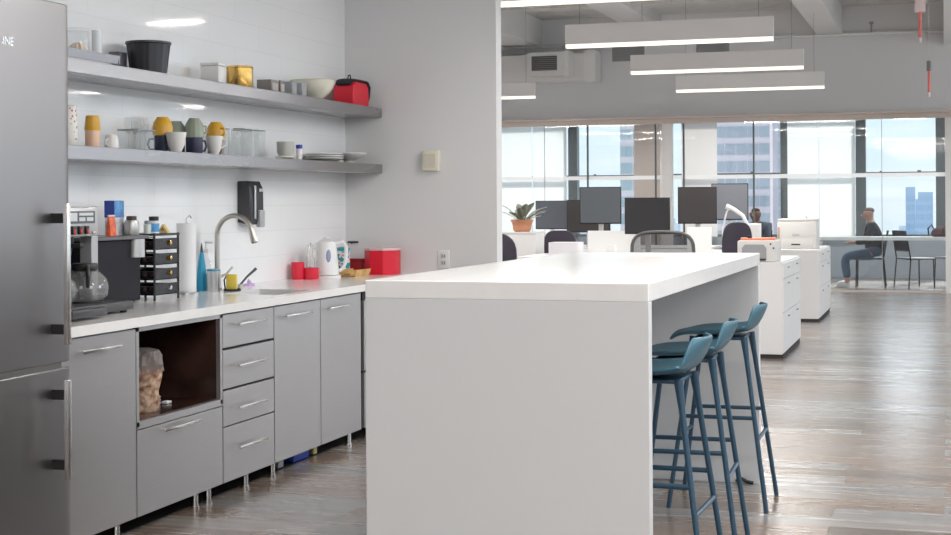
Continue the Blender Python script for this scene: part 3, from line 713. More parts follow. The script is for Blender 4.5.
# coffee brewer
t = thing('coffee_brewer', 'commercial silver and black coffee brewer with rocker switches beside the fridge', 'coffee machine', (0, 0, C0))
SIL = mat('silver_panel', (.62, .62, .62), .32, .7); BLP = mat('brewer_black', (.010, .009, .014), .4, spec=.2)
b = MB(); b.box(-3.79, -3.33, 4.99, 5.575, .012, .05, .004); b.box(-3.30, -3.26, 5.0, 5.25, .012, .045, .004); b.build('base_tray', mat('tray_grey', (.055, .055, .06), .35), t)
for a_, c_ in ((-3.76, 5.03), (-3.36, 5.03), (-3.76, 5.54), (-3.36, 5.54)): MB().cyl((a_, c_, 0), (a_, c_, .012), .015).build('foot', BLACK, t)
box(-3.79, -3.62, 5.18, 5.50, .05, .33).build('rear_column', BLP, t, bevel=.004, smooth=False)
hd = MB(); hd.box(-3.79, -3.43, 5.17, 5.465, .33, .455, .010); hd = hd.build('control_head', SIL, t)
MB().box(-3.429, -3.425, 5.215, 5.425, .385, .437).build('display_frame', mat('display_dark', (.10, .11, .12), .3), hd, smooth=False)
MB().box(-3.4248, -3.4235, 5.235, 5.29, .395, .43).box(-3.4248, -3.4235, 5.305, 5.41, .418, .43).box(-3.4248, -3.4235, 5.305, 5.35, .395, .411).box(-3.4248, -3.4235, 5.362, 5.41, .395, .411).build('display_text', mat('display_light', (.66, .68, .70), .4), hd, smooth=False)
for yy in (5.26, 5.31, 5.36):
    k_ = MB().box(-3.429, -3.418, yy - .012, yy + .012, .340, .375, .002).build('rocker_switch', BLACK, hd); MB().box(-3.4178, -3.4165, yy - .005, yy + .009, .345, .362).build('red_lens', mat('red_lens', (.65, .03, .04), .3), k_, smooth=False)
MB().box(-3.429, -3.42, 5.40, 5.43, .341, .352, .002).build('badge', CHROME, hd)
box(-3.53, -3.47, 5.47, 5.52, .05, .33).build('water_tube_cover', mat('column_grey', (.50, .50, .52), .35, .3), t, bevel=.004)
MB().lathe([(0, .33), (.07, .33), (.07, .30), (.055, .235), (.03, .225), (0, .225)], c=(-3.50, 5.25, 0), n=32).build('brew_funnel', BLP, t)
MB().box(-3.44, -3.375, 5.235, 5.262, .285, .305, .005).build('funnel_handle', BLACK, t)
MB().cyl((-3.46, 5.40, .05), (-3.46, 5.40, .058), .085, n=36).build('warming_plate', BLACK, t)
MB().cyl((-3.46, 5.16, .05), (-3.46, 5.16, .058), .085, n=36).build('warming_plate', BLACK, t)
def carafe(label, loc, rz):
    t = thing('glass_carafe', label, 'carafe', loc, rz, 'glass coffee carafes')
    pr = [(0, 0), (.070, 0), (.092, .02), (.098, .055), (.090, .09), (.062, .118), (.046, .128), (.046, .140)]
    MB().lathe(pr, n=40).build('body', thin_glass('carafe_glass', (.93, .94, .94), .08, haze=.16, hcol=(.9, .9, .88)) if 'carafe_glass' not in MATS else MATS['carafe_glass'], t, solid=.002)
    MB().lathe([(.047, .124), (.053, .130), (.055, .150), (.05, .158), (.0, .160), (0, .154), (.044, .150)], n=32).build('collar', BLACK, t)
    MB().tube([(.05, 0, .14), (.10, 0, .145), (.125, 0, .11), (.115, 0, .06)], [.009, .010, .009, .007]).build('handle', BLACK, t)
    for k_ in range(1): 
        q = MB()
        for j in range(5): 
            a = -.9 + j * .42; q.box(.0972 , .0982, -.008, .008, .046, .058) if False else q.add((lambda z: (bmesh.ops.create_cube(z, size=.011), z)[1])(bmesh.new()), Matrix.Rotation(a - .2, 4, 'Z') @ Matrix.Translation((.0965, 0, .06)) @ Matrix.Diagonal((.12, 1, 1, 1)))
        q.build('measure_marks', mat('mark_white', (.85, .85, .85), .4), t, smooth=False)
    return t
carafe('round glass coffee carafe on the front warmer', (-3.46, 5.40, C0 + .0585), -.9)
carafe('glass coffee carafe on the warmer nearest the fridge', (-3.46, 5.16, C0 + .0585), 2.6)
t = thing('coffee_grinder', 'black appliance with a rounded silver corner between brewer and drawer rack', 'coffee grinder', (0, 0, C0))
box(-3.80, -3.63, 5.66, 6.14, .012, .30).build('body', BLP, t, bevel=.006, smooth=False)
b = MB(); b.cyl((-3.635, 6.10, .215), (-3.635, 6.10, .3005), .045, n=30); b.build('silver_drum', SIL, t)
box(-3.80, -3.60, 5.65, 6.17, .3005, .318).build('top_plate', mat('top_plate', (.16, .15, .16), .3, .5), t, bevel=.003)
for a_, c_ in ((-3.78, 5.69), (-3.66, 5.69), (-3.78, 6.11), (-3.66, 6.11)): MB().cyl((a_, c_, 0), (a_, c_, .012), .012).build('foot', BLACK, t)
# drawer rack
t = thing('pod_rack', 'black wire rack of drawers holding coffee pods on the counter', 'rack', (0, 0, C0))
RK = mat('rack_black', (.02, .02, .022), .4)
rx0, rx1, ry0, ry1 = -3.795, -3.60, 6.22, 6.46
for xx in (rx0 + .006, rx1 - .006):
    for yy in (ry0 + .006, ry1 - .006): MB().cyl((xx, yy, 0), (xx, yy, .325), .006, n=8).build('post', RK, t)
box(rx0, rx1, ry0, ry1, .312, .322).build('top', RK, t, smooth=False)
for k in range(4):
    z0 = .025 + k * .073
    q = MB(); q.box(rx0 + .012, rx1 - .004, ry0 + .012, ry1 - .012, z0, z0 + .004).box(rx1 - .010, rx1 - .004, ry0 + .014, ry1 - .014, z0, z0 + .055).box(rx0 + .012, rx0 + .016, ry0 + .012, ry1 - .012, z0, z0 + .05)
    q.box(rx0 + .012, rx1 - .01, ry0 + .012, ry0 + .016, z0 + .0, z0 + .018).box(rx0 + .012, rx1 - .01, ry1 - .016, ry1 - .012, z0, z0 + .05)
    dr = q.build('drawer', mat('rack_drawer', (.014, .013, .018), .25), t, smooth=False)
    MB().lathe([(0, 0), (.012, 0), (.010, .012), (0, .014)], M=Matrix.Translation((rx1 - .003, 6.36, z0 + .032)) @ Matrix.Rotation(PI / 2, 4, 'Y')).build('knob', GOLD if k else HANDLE, dr)
    MB().tube([(rx0, ry0 + .004, z0 + .062), (rx1, ry0 + .004, z0 + .062)], .003, n=6).build('wire', RK, t)
q0 = None
for k in range(4):
    for j in range(4):
        loc = (rx1 - .040 - .042 * (j % 4), ry0 + .045, C0 + .025 + k * .073 + .0045)
        lb = 'dark coffee pod in the open side of the wire rack'
        if q0 is None:
            q0 = single(MB().lathe([(0, 0), (.014, 0), (.019, .034), (.021, .036), (0, .038)], n=16), 'coffee_pod', mat('pod_brown', (.07, .05, .05), .4), lb, 'coffee pod', 'coffee pods in the wire rack', loc)
        else:
            o = q0.copy(); COL.objects.link(o); o.location = loc
# things on grinder and rack
zt = C0 + .3182
t = thing('snack_box', 'upright blue and white box standing on the black appliance', 'box', (-3.71, 6.04, zt))
rbox(0, 0, 0, .05, .085, .165, .001).build('carton', mat('carton_white', (.72, .72, .78), .5, var=(25, .3)), t)
rbox(.0262, 0, .085, .002, .083, .078).build('blue_panel', mat('box_blue', (.02, .08, .42), .4, var=(18, .2, (.15, .45, .8))), t, smooth=False)
MB().box(-.026, .026, -.0437, -.0427, .085, .163).build('side_panel', mat('box_blue2', (.02, .06, .36), .4), t, smooth=False)
t = thing('snack_pouch', 'orange red pouch standing in front of the blue box', 'pouch', (-3.64, 5.90, zt))
MB().prism([(-.012, 0), (.012, 0), (.010, .05), (.003, .09), (-.003, .09), (-.010, .05)], 'y', -.026, .026).build('body', mat('pouch_red', (.82, .13, .04), .35, var=(30, .25)), t, bevel=.002)
box(-.003, .003, -.027, .027, .09, .098).build('seal', mat('seal_silver', (.7, .6, .6), .3, .4), t)
t = thing('steel_canister', 'small steel jar with dark round lid leaning on the black appliance', 'jar', (-3.645, 6.085, zt))
MB().lathe([(0, 0), (.033, 0), (.036, .01), (.036, .055), (.03, .07), (0, .07)], n=26).build('body', mat('dull_steel', (.50, .50, .48), .35, .7), t)
MB().lathe([(0, .0705), (.024, .0705), (.024, .09), (0, .092)], n=22).build('lid', mat('lid_brown', (.08, .04, .04), .3), t)
t = thing('sugar_shaker', 'tiny pale jar next to the steel jar', 'jar', (-3.66, 6.255, C0 + .3222))
MB().lathe([(0, 0), (.018, 0), (.018, .045), (0, .047)], n=18).build('body', mat('pale_green_glass', (.68, .75, .70), .3), t)
MB().lathe([(0, .0475), (.016, .0475), (.014, .062), (0, .064)], n=18).build('lid', mat('lid_grey', (.25, .27, .3), .3), t)
t = thing('vitamin_bottle', 'white bottle with black cap and blue label on the rack', 'bottle', (-3.66, 6.315, C0 + .3222))
MB().lathe([(0, 0), (.026, 0), (.026, .055), (.02, .062), (0, .062)], n=24).build('body', mat('label_white2', (.85, .85, .85), .35), t)
MB().lathe([(.0262, .008), (.0268, .009), (.0268, .048), (.0262, .049)], n=24).build('blue_label', mat('label_blue', (.10, .38, .75), .4, var=(40, .3)), t)
MB().lathe([(0, .0625), (.024, .0625), (.024, .082), (0, .083)], n=24).build('cap', BLACK, t)
t = thing('tea_sachet', 'small yellow folded sachet lying on the wire rack', 'sachet', (-3.66, 6.41, C0 + .3222))
MB().prism([(-.03, 0), (.03, 0), (.0, .045)], 'y', -.012, .012).build('body', mat('sachet_yellow', (.80, .62, .25), .5), t)
MB().prism([(-.012, .012), (.012, .012), (.0, .03)], 'y', -.0128, -.0121).build('printed_mark', mat('sachet_red', (.5, .2, .12), .5), t, smooth=False)
t = thing('paper_towel_roll', 'tall white paper towel roll standing right of the wire rack', 'paper towels', (-3.715, 6.735, C0))
MB().cyl((0, 0, 0), (0, 0, .012), .065, n=32).build('stand_base', CHROME, t)
MB().lathe([(.014, .012), (.048, .012), (.050, .02), (.050, .355), (.048, .365), (.014, .365)], n=40).build('roll', mat('paper', (.84, .84, .85), .9), t)
MB().cyl((0, 0, .012), (0, 0, .372), .007).tube([(0, 0, .372), (0, .0, .39), (.02, 0, .405), (.03, 0, .39)], .003).build('stand_rod', CHROME, t)
TEAL = mat('teal_plastic', (.01, .28, .46), .35)
t = thing('squeeze_bottle', 'tapering teal blue bottle with dark tip beside the paper towels', 'bottle', (-3.775, 7.01, C0))
MB().lathe([(0, 0), (.026, 0), (.028, .012), (.026, .09), (.012, .195), (.009, .205), (0, .205)], n=26).build('body', TEAL, t)
MB().lathe([(0, .2055), (.009, .2055), (.006, .23), (.002, .255), (0, .256)], n=16).build('tip', mat('tip_dark', (.06, .05, .06), .4), t)
t = thing('soap_bottle', 'clear pump bottle behind the steel sink caddy', 'bottle', (-3.79, 7.085, C0))
MB().lathe([(0, 0), (.024, 0), (.026, .01), (.026, .15), (.012, .18), (.012, .20)], n=24).build('body', JARG, t)
MB().lathe([(0, .2005), (.014, .2005), (.014, .22), (.004, .225), (.004, .25), (0, .25)], n=16).box(-.006, .04, -.006, .006, .25, .262, .002).build('pump', mat('pump_white', (.8, .8, .8), .35), t)
t = thing('sink_caddy', 'round steel and blue cup behind the yellow sponge', 'caddy', (-3.69, 6.98, C0))
MB().lathe([(0, 0), (.033, 0), (.034, .12), (.031, .12), (.029, .006), (0, .006)], n=28).build('cup', mat('caddy_steel', (.55, .55, .56), .3, .8), t)
MB().lathe([(.0345, .108), (.0365, .112), (.0345, .117)], n=28).build('rim', TEAL, t)
t = thing('sponge_holder', 'black sponge tray by the faucet', 'sponge holder', (-3.605, 7.03, C0))
b = MB(); b.lathe([(0, 0), (.045, 0), (.047, .012), (.044, .012), (.042, .004), (0, .004)], n=30); b.build('tray', BLACK, t)
MB().tube([(-.026, -.03, .008), (-.03, -.034, .06), (-.03, -.01, .08), (-.03, .02, .06), (-.026, .028, .008)], .004).build('wire_stand', BLACK, t)
single(MB().box(-.028, .028, -.014, .014, 0, .085, .006), 'sponge', mat('sponge_yellow', (.80, .62, .10), .9, bump=(90, .6, .004)), 'yellow sponge standing in the black tray', 'sponge', loc=(-3.603, 7.02, C0 + .0045), rz=.2)
t = thing('dish_brush', 'dish brush with a dark handle sticking out right of the sponge', 'brush', (-3.60, 7.105, C0))
MB().tube([(.0, .012, .03), (.028, .03, .07), (.07, .06, .115)], [.006, .006, .008]).build('handle', mat('brush_grey', (.12, .13, .14), .4), t)
MB().cyl((0, .012, .006), (0, .012, .032), .016, .013).build('bristles', mat('bristle', (.55, .55, .5), .8), t)
t = thing('sink_stopper', 'small lilac scrubbing pad by the wall behind the sink', 'scrubber', (-3.74, 7.50, C0))
MB().lathe([(0, 0), (.032, 0), (.03, .012), (.012, .016), (.010, .03), (0, .032)], n=24, wob=lambda k, z: 1 + .1 * math.sin(k * 2.0)).build('pad', mat('lilac', (.62, .45, .75), .7), t)
MB().lathe([(0, .0325), (.008, .0325), (.006, .04), (0, .042)], n=12).build('grip', CW, t)
t = thing('utensil_holder', 'red double utensil pot on the counter left of the kettle', 'utensil holder', (-3.72, 8.20, C0))
RP = mat('red_plastic', (.72, .02, .05), .35)
MB().lathe([(0, 0), (.036, 0), (.040, .02), (.040, .105), (.037, .105), (.034, .008), (0, .008)], c=(-.035, -.01, 0), n=28).build('back_cup', RP, t)
MB().lathe([(0, 0), (.044, 0), (.048, .015), (.048, .070), (.045, .070), (.042, .008), (0, .008)], c=(.035, .03, 0), n=28).build('front_cup', RP, t)
for i_, (dx_, dy_, hh) in enumerate(((0.015, .02, .20), (.052, .045, .185), (.035, .022, .215))):
    t = thing('whisk', ['wire kitchen whisk leaning left in the red pot', 'wire kitchen whisk leaning right in the red pot', 'tallest wire whisk in the red pot'][i_], 'whisk', (-3.72 + dx_, 8.20 + dy_, C0 + .0085), 0, 'whisks in the red pot')
    MB().cyl((0, 0, 0), (0, 0, hh * .55), .005, n=10).build('handle', HANDLE, t)
    q = MB()
    for a_ in (0, PI / 3, 2 * PI / 3): q.tube([(0, 0, hh * .55), (.016 * math.cos(a_), .016 * math.sin(a_), hh * .75), (.014 * math.cos(a_), .014 * math.sin(a_), hh * .93), (0, 0, hh), (-.014 * math.cos(a_), -.014 * math.sin(a_), hh * .93), (-.016 * math.cos(a_), -.016 * math.sin(a_), hh * .75), (0, 0, hh * .55)], .0013, n=6)
    q.build('wires', HANDLE, t)
t = thing('electric_kettle', 'white plastic electric kettle with oval water window', 'kettle', (-3.645, 8.375, C0), -1.15)
KW = mat('kettle_white', (.84, .84, .84), .28)
MB().lathe([(0, 0), (.088, 0), (.090, .018), (0, .02)], n=40).build('base_plate', KW, t)
MB().lathe([(0, .021), (.076, .021), (.077, .04), (.062, .20), (.055, .225), (.03, .242), (0, .244)], n=40).build('body', KW, t)
MB().tube([(.0, .055, .215), (0, .10, .225), (0, .122, .19), (0, .118, .10), (0, .10, .06), (0, .078, .045)], [.014, .014, .013, .012, .011, .011], n=14).build('handle', KW, t)
MB().prism([(-.10, .20), (-.055, .225), (-.055, .17)], 'x', -.018, .018).build('spout', KW, t, bevel=.004)
b = MB(); b.lathe([(0, 0), (.016, 0), (.013, .003), (0, .004)], n=28, M=Matrix.Translation((.066, .01, .14)) @ Matrix.Rotation(-.11, 4, 'Y') @ Matrix.Rotation(PI / 2, 4, 'Y') @ Matrix.Diagonal((2.6, 1, 1, 1))); b.build('water_window', mat('window_bluegrey', (.30, .33, .48), .2), t)
MB().lathe([(0, .2445), (.02, .2445), (.018, .252), (0, .254)], n=20).build('lid_knob', KW, t)
t = thing('wipes_canister', 'white and teal wipes canister with teal lid behind the kettle', 'canister', (-3.72, 8.82, C0))
cm_ = bpy.data.materials.new('wipes_label'); cm_.use_nodes = True; N = cm_.node_tree.nodes; Lk = cm_.node_tree.links
n_ = N.new('ShaderNodeTexNoise'); n_.inputs['Scale'].default_value = 26; tcc = N.new('ShaderNodeTexCoord'); Lk.new(tcc.outputs['Object'], n_.inputs[0])
r_ = N.new('ShaderNodeValToRGB'); r_.color_ramp.interpolation = 'CONSTANT'; E_ = r_.color_ramp.elements; E_[0].color = (.02, .35, .42, 1); E_[1].position = .5; E_[1].color = (.82, .82, .82, 1); z_ = E_.new(.62); z_.color = (.75, .30, .2, 1)
Lk.new(n_.outputs[0], r_.inputs[0]); Lk.new(r_.outputs[0], N['Principled BSDF'].inputs['Base Color'])
MB().lathe([(0, 0), (.042, 0), (.043, .005), (.043, .15), (.040, .155), (0, .155)], n=28).build('body', cm_, t)
MB().lathe([(0, .1555), (.042, .1555), (.042, .172), (.025, .178), (0, .18)], n=28).build('lid', mat('teal_lid', (.02, .36, .42), .35), t)
t = thing('ribbed_carton', 'red and white carton seen through the kettle handle', 'carton', (-3.75, 8.66, C0))
rbox(0, 0, 0, .06, .10, .15, .002).build('carton', mat('carton_redwhite', (.7, .12, .12), .5, var=(20, .2, (.8, .75, .7))), t)
rbox(0, 0, .1502, .04, .03, .012, .002).build('spout_cap', CW, t)
t = thing('wooden_tray', 'light wooden napkin tray beside the kettle', 'tray', (-3.56, 8.62, C0))
b = MB(); b.prism([(-.05, 0), (.05, 0), (.065, .045), (.060, .045), (.045, .008), (-.045, .008), (-.060, .045), (-.065, .045)], 'y', -.12, .12).box(-.05, .05, -.12, -.113, .004, .035).box(-.05, .05, .113, .12, .004, .035)
b.build('tray', mat('light_wood', (.66, .42, .16), .45, var=(12, .2)), t, smooth=False)
MB().box(-.02, .02, -.1255, -.1205, .012, .022, .002).build('grip', mat('dark_wood', (.3, .17, .07), .5), t)
t = thing('red_tin', 'large red canister box with pale pink lid against the grey end wall', 'tin', (-3.49, 8.93, C0))
oc = [(.118 * math.cos(PI / 8 + k * PI / 4) * (1.0 if k in (1, 2, 5, 6) else 1.0), .118 * math.sin(PI / 8 + k * PI / 4) * 1.02) for k in range(8)]
MB().prism(oc, 'z', .0, .155).build('body', mat('tin_red', (.72, .006, .03), .3), t, bevel=.004, smooth=False)
MB().prism([(p_[0] * 1.03, p_[1] * 1.03) for p_ in oc], 'z', .1555, .172).build('lid', mat('tin_lid', (.78, .55, .55), .3), t, bevel=.003, smooth=False)
t = thing('small_red_box', 'small dark red box left of the large red canister', 'box', (-3.70, 8.98, C0))
rbox(0, 0, 0, .12, .10, .085, .003).build('carton', mat('dark_red', (.42, .01, .02), .4), t)
rbox(0, 0, .0852, .121, .101, .012, .002).build('lid', mat('dark_red2', (.35, .01, .02), .4), t)

# ------------------------------------------------------------------ in the cubby and under the cabinets
t = thing('snack_bag', 'crumpled clear bag of brown snacks standing in the open cubby', 'bag', (-3.30, 5.60, .4665))
cb = mat('snack_brown', (.42, .16, .07), .5, var=(34, .5, (.72, .55, .42)))
rnd = [random.uniform(-.09, .09) for _ in range(64)]
MB().lathe([(0, 0), (.060, 0), (.070, .03), (.068, .09), (.076, .14), (.080, .185), (0, .19)], n=28, wob=lambda k, z: 1 + rnd[(k + int(z * 90)) % 64]).build('contents', cb, t)
MB().lathe([(.081, .17), (.086, .205), (.080, .24), (.07, .262), (.03, .272)], n=28, wob=lambda k, z: 1 + 1.8 * rnd[(k * 3 + int(z * 110)) % 64]).build('bag_top', thin_glass('crumpled_plastic', (.8, .78, .76), .2, haze=.45, hcol=(.75, .7, .68)), t, smooth=False)
t = thing('charging_cable', 'silver coiled cable lying on the cubby floor', 'cable', (-3.36, 5.77, .4665))
MB().tube([(.03 * math.cos(a * .7), .05 * math.sin(a * .7), .006 + .0015 * a) for a in range(0, 26)], .005, n=8).build('cord', mat('cord_silver', (.7, .7, .75), .3, .3), t)
MB().box(.02, .05, .05, .09, 0, .012, .002).build('plug', mat('plug_white', (.75, .75, .78), .4), t)
t = thing('metal_lid', 'thin metal lid leaning at the back of the cubby', 'lid', (-3.55, 5.82, .4665))
MB().lathe([(0, 0), (.07, 0), (.072, .004), (.03, .016), (0, .018)], n=30).build('disc', HANDLE, t)
MB().lathe([(0, .0185), (.008, .0185), (.012, .03), (0, .034)], n=16).build('knob', BLACK, t)
t = thing('blue_bucket', 'bright blue container stored on the floor under the sink cabinet', 'container', (-3.295, 7.10, .0022))
rbox(0, 0, 0, .11, .20, .058, .008).build('tub', mat('bucket_blue', (.01, .06, .45), .4), t)
rbox(0, 0, .0581, .115, .205, .010, .003).build('lid', mat('bucket_blue2', (.01, .04, .33), .4), t)
single(rbox(0, 0, 0, .05, .05, .066, .006), 'yellow_pad', mat('pale_yellow', (.72, .66, .30), .7), 'pale yellow block on the floor beside the blue container', 'pad', loc=(-3.27, 7.29, .0022))
single(rbox(0, 0, 0, .05, .07, .06, .01), 'white_block', mat('pale_block', (.6, .62, .66), .6), 'pale grey trap block under the sink cabinet, left of the blue container', 'block', loc=(-3.27, 6.86, .0022))

# ------------------------------------------------------------------ ceiling fittings
t = thing('air_duct', 'white boxed air duct with dark grille on the grey bulkhead', 'air duct', (0, 22.5, 0))
box(-8.0, -5.28, -.40, -.002, 3.24, 3.66).build('duct_box', WHITE, t, smooth=False)
box(-6.08, -5.52, -.75, -.40, 3.30, 3.66).build('grille_box', WHITE, t, smooth=False)
g_ = MB().box(-6.02, -5.62, -.765, -.751, 3.38, 3.60).build('grille', mat('grille_dark', (.12, .12, .12), .6), t, smooth=False)
q = MB()
for k in range(7): q.box(-6.02, -5.62, -.775, -.766, 3.39 + k * .03, 3.398 + k * .03)
q.build('slats', mat('slat_grey', (.3, .3, .3), .5), g_, smooth=False)
box(-5.519, -5.44, -.74, -.41, 3.28, 3.68).build('side_flap', mat('flap_white', (.86, .86, .86), .4), t, smooth=False)
box(-5.279, -5.10, -.42, -.02, 3.22, 3.70).build('end_register', mat('flap_white', (.86, .86, .86), .4), t, smooth=False)
for a_, c_, z0, z1, lb in ((-4.92, -4.41, 3.55, 3.79, 'dark grey return air grille on the bulkhead, left one'), (-3.60, -3.10, 3.56, 3.80, 'dark grey return air grille on the bulkhead, right one')):
    t = thing('return_grille', lb, 'vent', (0, 22.5, 0), 0, 'return air grilles on the bulkhead')
    box(a_, c_, -.015, 0, z0, z1).build('frame', mat('grille_grey', (.36, .36, .37), .5), t, smooth=False)
    q = MB()
    for k in range(8): q.box(a_ + .02, c_ - .02, -.022, -.0155, z0 + .018 + k * .027, z0 + .03 + k * .027)
    q.build('slats', mat('slat_grey2', (.30, .30, .31), .5), t, smooth=False)
for i_, (x_, y_, z_) in enumerate(((-.205, 15.0, 2.93), (-.15, 18.0, 2.60))):
    t = thing('pull_cord', ['red hanging pull cord with pale top, nearer the ceiling edge', 'red hanging pull cord with dark ferrule, lower one'][i_], 'pull cord', (x_, y_, z_), 0, 'red hanging pull cords')
    MB().cyl((0, 0, .39), (0, 0, CZ - z_), .003, n=6).build('cord', mat('cord_grey', (.6, .6, .6), .5), t)
    MB().cyl((0, 0, .02), (0, 0, .27), .016, n=12).build('handle', mat('pull_red', (.85, .22, .18), .4), t)
    MB().cyl((0, 0, -.03), (0, 0, .02), .013, n=12).build('tip', mat('tip_white', (.85, .8, .8), .4), t)
    (MB().box(-.05, .05, -.03, .03, .27, .39, .006) if i_ == 0 else MB().cyl((0, 0, .27), (0, 0, .39), .028, n=12)).build('top_fitting', mat('fit_pink', (.85, .70, .70), .4) if i_ == 0 else mat('fit_grey', (.25, .25, .25), .4), t)

# ------------------------------------------------------------------ filing cabinets and printers
def filing(label, x0, x1, y0, y1, h):
    t = thing('filing_cabinet', label, 'filing cabinet', (0, 0, 0), 0, 'white lateral filing cabinets')
    box(x0 + .01, x1 - .01, y0 + .01, y1 - .01, 0, .035).build('plinth', DARK, t, smooth=False)
    box(x0, x1 - .015, y0, y1, .035, h).build('body', WHITE, t, bevel=.002, smooth=False)
    n = 2; w = (y1 - y0) / n
    for k in range(n):
        for z0, z1 in ((.05, h * .47), (h * .47 + .008, h - .15), (h - .142, h - .012)):
            d = box(x1 - .015, x1, y0 + k * w + .006, y0 + (k + 1) * w - .006, z0, z1).build('drawer', WHITE, t, smooth=False, bevel=.0015)
            MB().box(x1, x1 + .012, y0 + (k + .5) * w - .05, y0 + (k + .5) * w + .05, z1 - .05, z1 - .04).build('handle', mat('pull_grey', (.35, .35, .35), .4), d)
    return t
filing('white lateral filing cabinet just beyond the island', -1.72, -1.31, 12.8, 14.37, .83)
filing('white lateral filing cabinet farther back carrying the larger printer', -1.90, -1.32, 16.75, 18.45, .805)
PR = mat('printer_beige', (.74, .73, .70), .45)
t = thing('desktop_printer', 'low beige printer with grey front panel on the nearer filing cabinet', 'printer', (-1.545, 13.06, .83))
rbox(0, 0, 0, .33, .42, .185, .012).build('body', PR, t)
b = MB(); pts_ = [(-.125, .015), (.085, .015), (.085, .12), (.06, .15), (-.10, .15), (-.125, .12)]
b.prism(pts_, 'y', -.216, -.2101); b.build('front_panel', mat('printer_grey', (.36, .36, .38), .5), t, smooth=False)
MB().box(-.02, .08, -.222, -.2165, .012, .03, .001).build('paper_slot', BLACK, t)
for a_, z_ in ((.12, .155), (.145, .12)): MB().cyl((a_, -.213, z_), (a_, -.2101, z_), .008).build('button', BLACK, t)
single(MB().box(-.15, .15, -.14, .14, 0, .018, .002), 'orange_folder', mat('folder_orange', (.80, .25, .13), .5), 'orange red folder lying on the low printer', 'folder', loc=(-1.555, 13.06, 1.0155), rz=.1)
single(MB().cyl((0, 0, 0), (0, 0, .02), .02), 'tape_roll', BLACK, 'small black tape roll on the orange folder', 'tape', loc=(-1.62, 12.98, 1.034))
t = thing('laser_printer', 'big boxy beige printer on the farther filing cabinet', 'printer', (-1.60, 17.32, .805))
rbox(0, 0, 0, .44, .46, .315, .012).build('body', PR, t)
rbox(0, 0, .316, .43, .44, .03, .010).build('scanner_lid', PR, t)
MB().box(-.16, .19, -.236, -.2301, .02, .12, .002).build('paper_tray', mat('printer_beige2', (.68, .67, .64), .5), t)
MB().box(-.06, .04, -.240, -.2365, .045, .06, .001).build('tray_grip', DARK, t)
MB().box(-.05, .03, -.234, -.2301, .15, .175, .001).build('control_label', mat('label_grey', (.5, .5, .5), .5), t)
MB().box(-.215, -.19, -.2345, -.2301, .12, .25, .001).build('side_panel', mat('panel_brown', (.5, .36, .25), .5), t)
MB().cyl((.09, 0, .346), (.09, 0, .375), .012).build('knob', mat('knob_grey', (.5, .5, .5), .5), t)

# ------------------------------------------------------------------ desks
DT = mat('desk_white', (.86, .86, .85), .4)
def desk(label, x0, x1, y0, y1, dividers):
    t = thing('office_desk', label, 'desk', (0, 0, 0), 0, 'white office bench desks')
    box(x0, x1, y0, y1, .70, .73).build('desktop', DT, t, bevel=.002, smooth=False)
    for xx in (x0 + .03, x1 - .08):
        for yy in (y0 + .03, y1 - .08): box(xx, xx + .05, yy, yy + .05, 0, .70).build('leg', DT, t, smooth=False)
    for a, c, yy, zz, lb in dividers: tag(box(a, c, yy, yy + .03, .731, zz).build('desk_divider', DT, bevel=.002, smooth=False), lb, 'divider', 'white dividers on the bench desk')
desk('white bench desk nearest the island', -4.7, -2.0, 16.2, 17.45, [(-4.10, -3.46, 17.3, 1.01, 'wide white desk divider left of the black monitor'), (-2.91, -2.62, 17.40, 1.05, 'narrow white desk divider right of the black monitor'), (-2.25, -2.02, 17.25, 1.10, 'white desk divider beside the box under the lamp')])
desk('white bench desk in the second row', -4.95, -2.2, 18.2, 19.2, [])
desk('white bench desk in the third row', -6.4, -3.0, 19.75, 21.0, [])
single(MB().box(-.16, .16, -.18, .18, 0, .37, .01), 'storage_box', DT, 'white storage box behind the dark jacket chair', 'box', loc=(-1.78 - .33, 16.45, .731))
t = thing('storage_cabinet', 'low white cabinet carrying the potted plant', 'cabinet', (-5.70, 18.60, 0))
rbox(0, 0, 0, 1.3, .42, .95).build('body', DT, t, smooth=False); rbox(0, 0, .951, 1.32, .44, .02).build('top', DT, t, smooth=False)
def monitor(label, x, y, zb, w, h, rz=0, col=(.035, .035, .04), zd=.73):
    t = thing('computer_monitor', label, 'monitor', (x, y, zd), rz, 'computer monitors')
    z0 = zb - zd
    rbox(0, 0, z0, w, .035, h, .004).build('bezel', BLACK, t)
    MB().box(-w / 2 + .012, w / 2 - .012, -.0195, -.0178, z0 + .016, z0 + h - .012).build('screen', mat('screen_' + str(col[0])[2:6], col, .28), t, smooth=False)
    MB().box(-.03, .03, .018, .045, .012, z0 + h * .5, .004).build('neck', mat('stand_silver', (.6, .6, .6), .35, .5), t)
    rbox(0, .03, 0, .22, .18, .012, .003).build('base', mat('stand_silver', (.6, .6, .6), .35, .5), t)
monitor('black computer monitor behind the mesh task chair', -3.235, 16.62, .985, .53, .42, -.05)
monitor('computer monitor with grey blue screen in the second row, left', -4.19, 18.40, 1.075, .54, .475, .04, (.11, .125, .14))
monitor('dark computer monitor in the second row, right of the black one', -2.945, 18.40, 1.075, .49, .465, .0, (.055, .05, .05))
monitor('smaller grey blue computer monitor beside the potted plant', -5.36, 20.4, .97, .48, .41, .0, (.095, .105, .13))
monitor('wide dark monitor low behind the grey blue one', -4.75, 20.1, .93, .62, .46, .05, (.05, .045, .045))
monitor('grey monitor with thin white stand seen right of the dark monitor', -2.78, 20.15, 1.10, .50, .50, .1, (.20, .21, .24))
single(MB().box(-.18, .18, -.14, .14, 0, .15, .003), 'paper_stack', mat('paper_lilac', (.74, .72, .76), .8), 'pale stack of paper on the bench desk', 'paper stack', loc=(-4.28, 16.95, .731))
